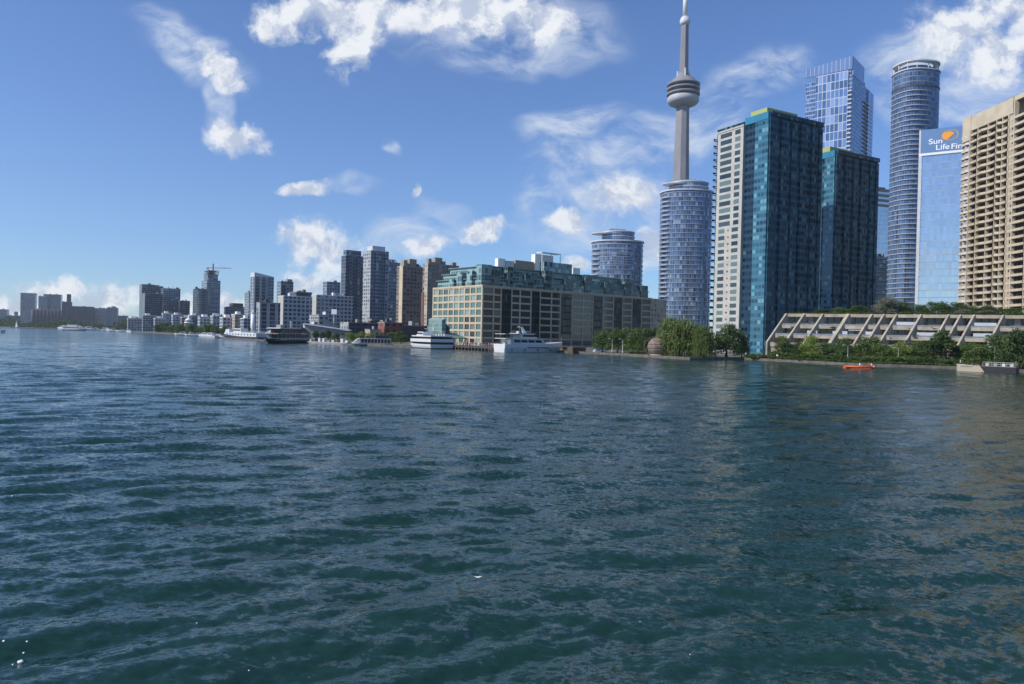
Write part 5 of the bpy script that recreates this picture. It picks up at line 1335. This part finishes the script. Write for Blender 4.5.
def water_taxi():
    c = G(570, 352.6)
    t = thing('water_taxi', 'small yellow work boat with low cabin beside the yacht bow', 'boat', (c.x, c.y+1.5, 0), math.radians(160))
    hull(4.6, 2.0, .7, 1.0, bow=.35, stern=.9, n=8).build('hull', [M['yellow']], t)
    MB().box(.8, 2.6, -.7, .7, .7, 1.9).build('cabin', [M['yellow']], t); MB().box(.7, 2.75, -.8, .8, 1.9, 2.05).build('roof', [M['offwhite']], t)
    MB().box(.9, 2.5, -.73, .73, 1.2, 1.75).build('cabin_window', [M['boatglass']], t)
    c = G(579, 353.4)
    t = thing('floating_dock', 'brown timber floating dock with low shed beside yellow work boat', 'dock', (c.x, c.y+.8, 0), .55)
    MB().box(-2.5, 5, 0, 2.5, -.2, .55).build('deck', [M['brown']], t); MB().box(-2, 3.6, .8, 2.2, .55, 2.0).build('shed', [M['brown']], t); MB().box(-2.2, 3.8, .6, 2.4, 2.0, 2.15).build('roof', [M['tan']], t)
    c = G(594, 353.2)
    t = thing('covered_boat', 'small boat under a pale blue cover at the end of the stone promenade', 'boat', (c.x, c.y+1, 0), .3)
    hull(5.2, 2.0, .8, 1.0, bow=.35, stern=.9, n=8).build('hull', [M['hullwhite']], t)
    MB().profile([(.2, .85), (4.6, .95), (2.6, 1.9), (1.2, 1.9)], -.85, .85).build('boat_cover', [plain('blue_cover', (.32, .42, .6), .7)], t)
water_taxi()
def orange_raft():
    c = G(843, 368.3); e = G(875, 369.3)
    v = Vector((e.x-c.x, e.y-c.y)); L = v.length; th = math.atan2(v.y, v.x)
    t = thing('orange_canoe', 'long bright orange paddle boat with people near the shrubby shore', 'boat', (c.x, c.y, 0), th)
    mb = hull(L, 1.7, .42, .52, bow=.14, stern=.5, flare=.85, n=14, keel=-.3)
    mb.build('hull', [M['orange']], t)
    for s in (-1, 1): MB().tube((.3, s*.80, .46), (L*.90, s*.80, .48), .15, n=8).build('side_tube', [M['orange']], t)
    bm_ = MB().box(-.14, .14, -.7, .7, .46, .54).mesh('thwart', M['offwhite'])
    for k in range(6): link('thwart', bm_, t, (L*(.14+.14*k), 0, 0))
    MB().lathe([(.25, 0), (.3, .3), (.2, .5)], 10).build('bow_float', [plain('pale_orange', (.75, .35, .2), .5)], t, (L*.96, 0, .25))
    for i, (f, lab) in enumerate(((.52, 'person in white shirt seated midway in the orange paddle boat'), (.80, 'person in red shirt seated toward the bow of orange paddle boat'), (.88, 'person in white shirt seated foremost in the orange paddle boat'))):
        o = link('person', SEATED[i % 2], None, (c.x+v.x*f, c.y+v.y*f, .52), th+math.pi/2)
        tag(o, lab, 'person')
orange_raft()
def concrete_dock():
    c = G(958, 371.0); e = G(986, 372.0)
    v = Vector((e.x-c.x, e.y-c.y)); L = v.length; th = math.atan2(v.y, v.x)
    t = thing('concrete_dock', 'pale concrete landing block at the water edge below the terraces', 'dock', (c.x, c.y, 0), th)
    MB().prism([(0, 0), (L, 0), (L, 3.6), (0, 3.6)], -.8, [1.55, 1.1, 1.1, 1.55]).build('landing_wall', [M['beige']], t)
    MB().box(.4, L*.5, -.06, .25, 1.0, 1.3).build('fender_rail', [M['concrete']], t)
    c = G(976, 371.8); e = G(1012, 373.4)
    v = Vector((e.x-c.x, e.y-c.y)); L = v.length; th = math.atan2(v.y, v.x)
    t = thing('black_barge', 'low black work barge with white railings moored at concrete landing', 'barge', (c.x, c.y-1.2, 0), th)
    MB().profile([(0, 1.3), (1.2, -.4), (L, -.4), (L, 1.25)][::-1], 0, 2.8).build('hull', [M['black']], t)
    MB().box(.3, L-.1, .1, 2.7, 1.28, 1.36).build('deck', [M['grey']], t)
    deckrail(MB(), .5, L-.3, 1.2, 1.36, .8, 1.1).build('railing', [M['offwhite']], t, (0, 1.4, 0))
    for k, m_ in enumerate(('offwhite', 'tan', 'slab', 'offwhite')): MB().box(.7+k*1.5, 1.3+k*1.5, 1.6, 2.2, 1.36, 1.95).build('deck_box', [M[m_]], t)
concrete_dock()
def sailboat(px, py, h, lab, D=None, group=None):
    c = G(px, py) if D is None else Vector((U(px, py)[0]*D, D, 0))
    t = thing('sailboat', lab, 'sailboat', (c.x, c.y, 0), 2.6, group)
    L = h*.62
    hull(L, L*.28, .9, 1.2, bow=.45, stern=.7, n=8).build('hull', [M['hullwhite']], t, (-L*.5, 0, 0))
    MB().tube((0.05*L, 0, .8), (0.05*L, 0, h), .09, .05).build('mast', [M['steel']], t)
    mb = MB()
    for a, b, s in (((.03*L, h*.97), (-.46*L, 1.8), 1.8), ((.08*L, h*.85), (.46*L, 1.6), 1.4)):
        n = 6
        for k in range(n):
            f0, f1 = k/n, (k+1)/n
            def q(f, u):
                z = s+(a[1]-s)*f; x0 = a[0]; x1 = b[0]+(a[0]-b[0])*f
                x = x0+(x1-x0)*u; return (x, .10*L*math.sin(math.pi*u)*(1-f*.6), z)
            for u0, u1 in ((0, .5), (.5, 1)): mb.quad([q(f0, u0), q(f0, u1), q(f1, u1), q(f1, u0)], smooth=True)
    main = MB(); jib = MB(); half = len(mb.f)//2
    for src, i0, i1, nm in ((mb, 0, half, 'mainsail'), (mb, half, 2*half, 'jib')):
        m2 = MB()
        for fi in range(i0, i1): m2.quad([mb.v[k] for k in mb.f[fi]], smooth=True)
        m2.build(nm, [M['white']], t)
    return t
sailboat(16.3, 329.6, 12.5, 'small sailboat with white sails near the distant dark silos', D=1250)
sailboat(190, 334.8, 6.5, 'tiny white sailboat close to the marina trees', D=640)
# small boats moored along the distant marina
def small_boat():
    t = thing('small_boat', 'small white boat moored in the distant marina row', 'boat', (0, 0, 0), 0, 'boats moored along the distant marina')
    hull(9, 2.8, 1.2, 1.7, bow=.4, stern=.9, n=8).build('hull', [M['hullwhite']], t)
    MB().profile([(2, 1.2), (6, 1.4), (5, 2.6), (2.2, 2.7)], -1.0, 1.0).build('cabin', [M['hullwhite']], t)
    MB().box(2.4, 4.9, -1.03, 1.03, 1.75, 2.3).build('cabin_window', [M['boatglass']], t)
    return t
sb = small_boat(); first = True
spots = []
for px in list(range(64, 136, 4)) + list(range(186, 222, 4)):
    pxx = px + RG.uniform(-1.5, 1.5)
    ys = np.interp(pxx, [p[0] for p in SHORE_PX], [p[1] for p in SHORE_PX]) + 0.35
    spots.append(G(pxx, ys))
for p in spots:
    sc_ = 1.0 if p.y < 900 else 1.9
    if first: sb.location = (p.x, p.y, 0); sb.rotation_euler = (0, 0, 2.7); sb.scale = (sc_,)*3; first = False
    else: copy_thing(sb, (p.x, p.y, 0), RG.choice([2.7, -.4, 0.2, 3.3]), (sc_*RG.uniform(.7, 1.25),)*3)
p = G(3, 329.0); t = copy_thing(sb, (p.x*.55, p.y*.55, 0), 3.0, (1.5,)*3, 'small white motor boat out on the lake beyond the sailboat'); t['group'] = ''; del t['group']
p = G(75, 330.2); t = thing('lake_cruiser', 'white cruise boat with two decks in front of the dark flat warehouse', 'boat', (p.x*.9, p.y*.9, 0), .1)
hull(26, 7, 2, 3, bow=.35, stern=.9, n=10).build('hull', [M['hullwhite']], t, (-13, 0, 0))
MB().box(-10, 6, -2.6, 2.6, 2, 4.5).build('main_cabin', [M['hullwhite']], t); MB().box(-8, 3, -2.2, 2.2, 4.5, 6.8).build('upper_cabin', [M['hullwhite']], t); MB().box(-9.8, 5.8, -2.64, 2.64, 2.8, 3.8).build('window_band', [M['boatglass']], t)

# ------------------------------------------------------------------ white flecks and a floating scrap on the near water
def blob(mb, x, y, z, r, seed):
    rg = random.Random(seed); n = 9
    ring = [(x+r*rg.uniform(.6, 1.3)*math.cos(2*math.pi*k/n), y+r*rg.uniform(.6, 1.6)*math.sin(2*math.pi*k/n)) for k in range(n)]
    mb.loft([[(p[0], p[1], z-.02) for p in ring], [(x+(p[0]-x)*.9, y+(p[1]-y)*.9, z+r*.35) for p in ring], [(x+(p[0]-x)*.35, y+(p[1]-y)*.35, z+r*.6) for p in ring]], smooth=True)
mb = MB()
for i, (px, py, r) in enumerate([(21, 655, .045), (24, 648, .02), (27, 642, .02), (4, 643, .022), (13, 657, .018), (249, 671, .013), (690, 657, .010), (640, 621, .010), (197, 621, .018), (12, 500, .03)]):
    g = G(px, py); blob(mb, g.x, g.y, water_z(g.x, g.y)+.002, r, i)
o = mb.build('white_flecks', plain('fleck_white', (.75, .78, .78), .6, .05)); o['kind'] = 'stuff'  # small white raised specks lying on the near water
g = G(478, 577); mb = MB(); z = water_z(g.x, g.y)
n = 8
for k in range(n):
    f0, f1 = k/n, (k+1)/n
    w0, w1 = .035*math.sin(math.pi*f0**.7)+.003, .035*math.sin(math.pi*f1**.7)+.003
    q = lambda f, w, sg: (-.09+.18*f, sg*w, .015+.05*abs(f-.45)+(.012 if sg else 0))
    mb.quad([q(f0, w0, -1), q(f1, w1, -1), q(f1, w1, 0), q(f0, w0, 0)]); mb.quad([q(f0, w0, 0), q(f1, w1, 0), q(f1, w1, 1), q(f0, w0, 1)])
o = mb.build('white_feather', M['white'], None, (g.x, g.y, z+.02)); tag(o, 'small curled white feather floating alone among the near waves', 'feather')
# ------------------------------------------------------------------ lamp posts on the promenade
def lamp_post(px, pyb, h, lab):
    u = U(px, pyb)[0]; D = shoreD(px)+2.5
    t = thing('street_lamp', lab, 'lamp post', (u*D, D, LAND), 0, 'lamp posts along the promenade')
    MB().lathe([(.16, 0), (.16, .5), (.08, .6), (.06, h)], 10).build('post', [M['steel']], t)
    MB().tube((0, 0, h-.05), (-.9, 0, h+.15), .05).build('arm', [M['steel']], t)
    MB().box(-1.35, -.75, -.14, .14, h+.05, h+.2).build('lamp_head', [M['slab']], t)
lamp_post(847.5, 364.0, 4.4, 'grey lamp post behind the orange paddle boat')
lamp_post(994.3, 369.5, 4.8, 'tall grey lamp post above the black work barge')
lamp_post(898.0, 366.0, 4.0, 'grey lamp post among the shrubs below the middle terraces')
lamp_post(612.0, 353.0, 4.6, 'grey lamp post among trees at the end of stone promenade')
lamp_post(622.5, 353.8, 4.6, 'second grey lamp post nearer the brown sphere')
# a few people strolling on the promenade
for px, lab in ((683, 'person walking on promenade under the big willow'), (748, 'person standing on the promenade by dark round tree'), (780, 'person walking at the promenade edge before the first terrace fin'), (966, 'person standing behind the pale concrete landing')):
    yb = np.interp(px, [p[0] for p in SHORE_PX], [p[1] for p in SHORE_PX])
    p = G(px, yb); o = link('person', PEOPLE[px % 6], None, (p.x, p.y+2.2, LAND+.005), px*.7); tag(o, lab, 'person')

# ------------------------------------------------------------------ trees and shrubs
def leaf_quads(pts, size, rng, flat=0.0, vert=False, nrm=None):
    n = len(pts)
    s = size*rng.uniform(.6, 1.3, n)
    if vert:
        a = rng.uniform(0, 2*np.pi, n); ax = np.stack([np.cos(a), np.sin(a), rng.normal(0, .15, n)], 1); ay = np.stack([rng.normal(0, .15, n), rng.normal(0, .15, n), np.ones(n)], 1)
        w = s*.42; h = s*1.3
    else:
        d = rng.normal(size=(n, 3))
        if nrm is not None: d = d*0.55 + nrm*1.0
        d /= np.linalg.norm(d, axis=1)[:, None]
        e = rng.normal(size=(n, 3)); ax = np.cross(d, e); ax /= np.linalg.norm(ax, axis=1)[:, None]; ay = np.cross(d, ax)
        w = s*.62; h = s*.9
    c = pts
    P4 = np.stack([c-ax*w[:, None]*.5, c-ay*h[:, None]*.55+ax*0, c+ax*w[:, None]*.5, c+ay*h[:, None]*.55], 1)
    return P4.reshape(-1, 3)
def quads_mesh(name, V, mat):
    n = len(V)//4; me = bpy.data.meshes.new(name)
    me.vertices.add(len(V)); me.vertices.foreach_set('co', V.astype(np.float32).ravel())
    me.loops.add(len(V)); me.loops.foreach_set('vertex_index', np.arange(len(V), dtype=np.int32))
    me.polygons.add(n); me.polygons.foreach_set('loop_start', np.arange(0, len(V), 4, dtype=np.int32))
    me.update(calc_edges=True); me.materials.append(mat); return me
def crown_points(rng, n, h, w, z0, lobes, droop=0.0, cone=False):
    """points near the surfaces of several uneven lobes inside a crown of width w between z0 and h"""
    out = []; nor = []
    L = []
    for k in range(lobes):
        a = rng.uniform(0, 2*np.pi); f = rng.uniform(0, 1)**.7
        zc = z0 + (h-z0)*(.28+.52*rng.uniform(0, 1))
        reach = (1-((zc-z0)/(h-z0)-.42)**2*2.1)*.5 if not cone else (1-(zc-z0)/(h-z0))*.45
        rr = w*max(.05, reach)*f*.72
        rad = w*rng.uniform(.15, .26) if not cone else w*.5*(1.05-(zc-z0)/(h-z0))*.55
        L.append((rr*np.cos(a), rr*np.sin(a), zc, rad, rad*rng.uniform(.7, 1.0)))
    L.append((0, 0, z0+(h-z0)*.5, w*.26, (h-z0)*.36))
    if not cone:
        for k in range(6):
            a = k*1.047 + rng.uniform(-.3, .3); L.append((w*.29*np.cos(a), w*.29*np.sin(a), z0+(h-z0)*rng.uniform(.14, .24), w*.19, (h-z0)*.15))
    for (x, y, z, r, rz) in L:
        m = int(n*(r*r)/sum(q[3]**2 for q in L))
        d = rng.normal(size=(m, 3)); d[:, 2] += .25; d /= np.linalg.norm(d, axis=1)[:, None]
        rad = rng.uniform(.25, 1.08, m)**.45
        nor.append(d)
        out.append(np.stack([x+d[:, 0]*r*rad, y+d[:, 1]*r*rad, z+d[:, 2]*rz*rad], 1))
    p = np.concatenate(out); p[:, 2] = np.clip(p[:, 2], z0*.6, h*1.03)
    return p, np.concatenate(nor)
def trunk_mesh(rng, h, w, z0):
    mb = MB(); top = z0+(h-z0)*.45
    rings = []
    for k in range(6):
        f = k/5; r = .032*h*(1-.65*f)*(1.35 if k == 0 else 1); rings.append([(r*math.cos(2*math.pi*i/8)+.15*math.sin(3*f), r*math.sin(2*math.pi*i/8)+.12*f, top*f) for i in range(8)])
    mb.loft(rings)
    for k in range(5):
        a = k*1.26+rng.uniform(0, 1); b = (.1+w*.3*math.cos(a), .1+w*.3*math.sin(a), z0+(h-z0)*rng.uniform(.45, .8)); mb.tube((.1, .08, top*rng.uniform(.55, .9)), b, .013*h, .004*h)
    return mb.mesh('trunk', M['trunk'])
PROTO = {}
def tree_proto(kind, seed):
    rng = np.random.default_rng(seed)
    if kind == 'willow':
        h, w, z0 = 10, 10.5, 0.5
        p, nn = crown_points(rng, 5200, h, w, z0+1.2, 15)
        V = [leaf_quads(p, .46, rng, nrm=nn)]
        src = p[rng.integers(0, len(p), 900)]; src = src[(np.hypot(src[:, 0], src[:, 1]) > w*.16)]
        for k in range(14):
            q = src.copy(); q[:, 2] -= k*.42; q[:, :2] *= 1+.012*k; q += rng.normal(0, .07, q.shape)
            keep = (q[:, 2] > .25) & (rng.uniform(0, 1, len(q)) > k*.045); V.append(leaf_quads(q[keep], .46, rng, vert=True))
        V = np.concatenate(V); mat = M['leafwillow']
    elif kind == 'shrub':
        h, w, z0 = 10, 11, .2; p, nn = crown_points(rng, 1500, h, w, z0, 6); p[:, 2] = np.maximum(p[:, 2], .3); V = leaf_quads(p, 1.15, rng, nrm=nn); mat = M['leaf']
    elif kind == 'conifer':
        h, w, z0 = 10, 5.5, .8; p, nn = crown_points(rng, 3000, h, w, z0, 16, cone=True); V = leaf_quads(p, .42, rng, nrm=nn); mat = M['leafdark']
    else:
        h, w, z0 = 10, 9.5, 0.35; p, nn = crown_points(rng, 4600, h, w, z0, 16); V = leaf_quads(p, .48, rng, nrm=nn); mat = {'dark': M['leafdark'], 'lime': M['leaflime'], 'pale': M['leafpale']}.get(kind, M['leaf'])
    hi = np.percentile(V[:, 2], 99.6); V[:, 2] *= 10.0/hi
    rr = np.hypot(V[:, 0], V[:, 1]); V[:, :2] *= (w/2)/np.percentile(rr, 98)
    return quads_mesh('crown', V, mat), (trunk_mesh(rng, h, w, z0) if kind != 'shrub' else None)
NAMES = {'willow': 'willow_tree', 'shrub': 'shrub', 'conifer': 'conifer_tree'}
def plant(kind, px, pytop, D, wpx, lab, z=LAND, var=0, group=None):
    key = (kind, var % 3)
    if key not in PROTO: PROTO[key] = tree_proto(kind, 40+len(PROTO)*7)
    cr, tr = PROTO[key]
    top = P(px, pytop, D); h = max(top.z - z, .6); w = wpx/FPX*D
    sh = {'willow': 10.5, 'shrub': 11, 'conifer': 5.5}.get(kind, 9.5)
    t = thing(NAMES.get(kind, 'broadleaf_tree'), lab, 'shrub' if kind == 'shrub' else 'tree', (top.x, D, z), RG.uniform(0, 6.28), group)
    t.scale = (w/sh, w/sh, h/10.0)
    link('crown', cr, t)
    if tr: link('trunk', tr, t)
    return t
SHTREES = 'trees along the promenade'
for i, (k, px, py, dd, w, lab) in enumerate([
    ('dark', 603, 331, 9, 24, 'dark bushy tree at the end of the stone promenade by pale blue boat'), ('leaf', 618, 328.5, 12, 27, 'mid green rounded tree behind promenade lamp posts'), ('leaf', 634, 327.5, 14, 27, 'rounded tree nearest the terrace end of warehouse block'),
    ('dark', 648, 328, 16, 24, 'dark tree directly behind the brown sphere'), ('willow', 681, 318.5, 14, 48, 'largest drooping willow beside the brown sphere'), ('willow', 704, 326, 9, 30, 'smaller willow tucked between largest willow and dark round tree'),
    ('willow', 668, 330, 12, 24, 'low willow just behind the brown sphere edge'), ('dark', 727, 324.5, 9, 40, 'dark round tree in front of the white window strip tower'), ('leaf', 742, 332, 8, 18, 'small tree at the teal tower corner')]):
    plant(k, px, py, shoreD(px)+dd, w, lab, var=i, group=SHTREES)
TT = 'trees in front of the terraces'
def tD(px): return shoreD(px)+5.0
for i, (k, px, py, w, lab) in enumerate([
    ('leaf', 784, 338, 17, 'light green tree at the first terrace fin'), ('dark', 797, 344, 18, 'dark low tree between first and second terrace fins'), ('lime', 813, 337.5, 17, 'yellow green tree before the left terraces'),
    ('dark', 829, 344, 20, 'dark tree next to the yellow green tree'), ('dark', 847, 340, 22, 'dense dark tree behind grey lamp post and orange boat'), ('leaf', 866, 338.5, 22, 'green tree above the orange paddle boat bow'),
    ('leaf', 884, 345, 18, 'low green tree between two terrace fins past the orange boat'), ('lime', 899, 343.5, 17, 'light yellow green tree at middle terraces'), ('leaf', 915, 342, 19, 'green tree left of the dark pointed conifer'),
    ('dark', 930, 341, 19, 'dark tree touching the pointed conifer'), ('conifer', 942, 333, 20, 'dark pointed conifer rising before the terraces'), ('dark', 958, 346, 20, 'low dark tree above the concrete landing'),
    ('leaf', 974, 344, 20, 'green tree behind the concrete landing'), ('dark', 990, 347, 18, 'dark tree behind tall grey lamp post'), ('leaf', 1009, 336, 30, 'light leafy tree at the black work barge'), ('dark', 1024, 331, 30, 'dark tree cut by the frame edge near the barge')]):
    plant(k, px, py-1.5, tD(px)+(i % 3)*1.2, w*1.45, lab, var=i, group=TT)
for i in range(44):
    px = 752 + i*6.1 + RG.uniform(-2, 2)
    if 958 < px < 986: continue
    yb = np.interp(px, [p[0] for p in SHORE_PX], [p[1] for p in SHORE_PX])
    hpx = RG.uniform(10, 15) if px > 775 else RG.uniform(6, 8)
    plant('shrub', px, yb-2-hpx*.62, shoreD(px)+1.6+RG.uniform(0, 2.2), RG.uniform(12, 19), 'low green shrub in the hedge along the stone shore below the terraces', var=i, group='shrubs along the stone shore')
for i in range(5):
    plant('shrub', 631+i*3.6, 351, shoreD(634)+4, 6, 'low clipped shrub beside the brown sphere', var=i, group='shrubs beside the sphere')
# planting on the terraces and roof of the stepped building
def on_terr(px, pytop, k, wpx, kind, lab, group, back=0.6, z=None, var=0):
    o = TSTEP[k][0]-back; x = TLX(px, 330, o)
    lx_, ly_ = x, -o
    wx = TBs.x + math.cos(TTH)*lx_ - math.sin(TTH)*ly_; wy = TBs.y + math.sin(TTH)*lx_ + math.cos(TTH)*ly_
    plant(kind, px, pytop, wy, wpx, lab, z=(LAND+TSTEP[k][1]) if z is None else z, var=var, group=group)
for i, px in enumerate((795, 812, 833, 858, 876, 890, 908, 915, 934, 955, 966, 988, 1012, 818, 842)):
    k = 1 + i % 2
    zt = [0, 327, 336][k]+RG.uniform(-1.5, .5)
    on_terr(px, zt, k, RG.uniform(6, 11), 'shrub', 'small planter shrub growing on the stepped concrete terraces', 'planter shrubs on the terraces', back=.6, var=i)
RT = 'trees on the terrace roof'
zroof = LAND + TSTEP[0][1] + .55
for i, (k, px, py, w, bk, lab) in enumerate([('dark', 822, 309, 20, 5, 'dark roof tree nearest the dark teal tower'), ('leaf', 840, 307.5, 20, 6, 'roof tree before the lower teal tower'), ('dark', 857, 305.5, 24, 8, 'dark roof tree beside the silver leaved tree'), ('pale', 886, 296.5, 26, 7, 'silver leaved tree on the terrace roof'),
    ('dark', 903, 301, 22, 9, 'dark roof tree on the other side of silver leaved tree'), ('dark', 922, 304.5, 22, 10, 'low dark roof tree below mirror sign tower'), ('dark', 938, 302, 26, 11, 'rounded dark roof tree in front of mirror sign tower'), ('dark', 955, 302.5, 26, 11, 'dark roof tree at the foot of the beige tower'),
    ('leaf', 972, 306, 22, 9, 'green roof tree below beige tower balconies'), ('pale', 962, 309, 16, 5, 'low pale roof shrub tree before beige tower'), ('dark', 990, 305.5, 26, 11, 'wide dark roof tree below beige tower'), ('pale', 985, 310.5, 22, 4, 'low pale grassy tree on roof edge'), ('dark', 1012, 308, 26, 9, 'dark roof tree near the frame edge')]):
    on_terr(px, py, 0, w, k, lab, RT, back=bk, z=zroof, var=i)
for i in range(26):
    px = 795+i*9+RG.uniform(-3, 3); on_terr(px, 313.2+RG.uniform(-1.5, 0.8), 0, RG.uniform(9, 14), 'shrub', 'low roof shrub along the top edge of the stepped terraces', 'roof edge shrubs', back=2.0+RG.uniform(0, 2), z=zroof, var=i)
# quay trees further along
for i, (k, px, py, D, w, lab) in enumerate([('lime', 351, 332.5, 372, 13, 'first lime green tree behind tour launch bow'), ('lime', 361, 331.5, 378, 14, 'largest lime green tree behind the tour launch'), ('lime', 371, 333, 380, 12, 'lime green tree nearest red brick building'), ('dark', 391, 332, 350, 14, 'dark tree before red brick building'),
    ('dark', 401, 331, 345, 14, 'dark tree at the bow of the sightseeing ship'), ('leaf', 383, 334, 372, 10, 'small green tree below red brick building'), ('conifer', 316, 331, 400, 9, 'thin dark conifer behind the barge start'), ('conifer', 322.5, 332, 400, 8, 'thin conifer in the middle behind barge'), ('conifer', 328, 330.5, 400, 9, 'taller thin conifer below the square sign panel'),
    ('leaf', 336, 333, 398, 10, 'green tree beside thin conifers behind the barge')]):
    plant(k, px, py, D, w, lab, var=i, group='trees on the far quay')
for i in range(20):
    px = 156+i*3.6+RG.uniform(-1, 1); D = np.interp(px, [150, 232], [760, 470]) + RG.uniform(10, 60)
    plant('dark' if i % 2 else 'leaf', px, 323.5+RG.uniform(-1.5, 2.5)+(px-156)*.035, D, RG.uniform(6, 10), 'dark green tree in the row behind the distant marina', var=i, group='trees behind the distant marina')
# far-off belt of trees that reads as one mass
rng = np.random.default_rng(77)
n = 9000; s = rng.uniform(0, 1, n)
a, b_ = P(-160, 326, 2200), P(150, 326, 1180)
hmax = 11+5*np.sin(s*40)+4*np.sin(s*93+1)
V = np.stack([a.x+(b_.x-a.x)*s + rng.normal(0, 5, n), a.y+(b_.y-a.y)*s + rng.uniform(0, 25, n), LAND+rng.uniform(0, 1, n)**.8*hmax], 1)
o = link('far_treeline', quads_mesh('far_treeline', leaf_quads(V, 4.5, rng), M['leafdark'])); o['kind'] = 'stuff'

# ------------------------------------------------------------------ the air over the lake
hz = MB().box(-2950, 2950, -60, 3300, -4.2, 600)
hm, ht, hb = newmat('haze_air'); ht.n.remove(hb)
pv = ht.new('ShaderNodeVolumePrincipled'); pv.inputs['Color'].default_value = (0.80, 0.88, 1.0, 1); pv.inputs['Density'].default_value = HAZE; pv.inputs['Anisotropy'].default_value = 0.2
ht.l.new(pv.outputs[0], ht.n['Material Output'].inputs['Volume'])
ho = hz.build('haze', hm); ho['kind'] = 'stuff'
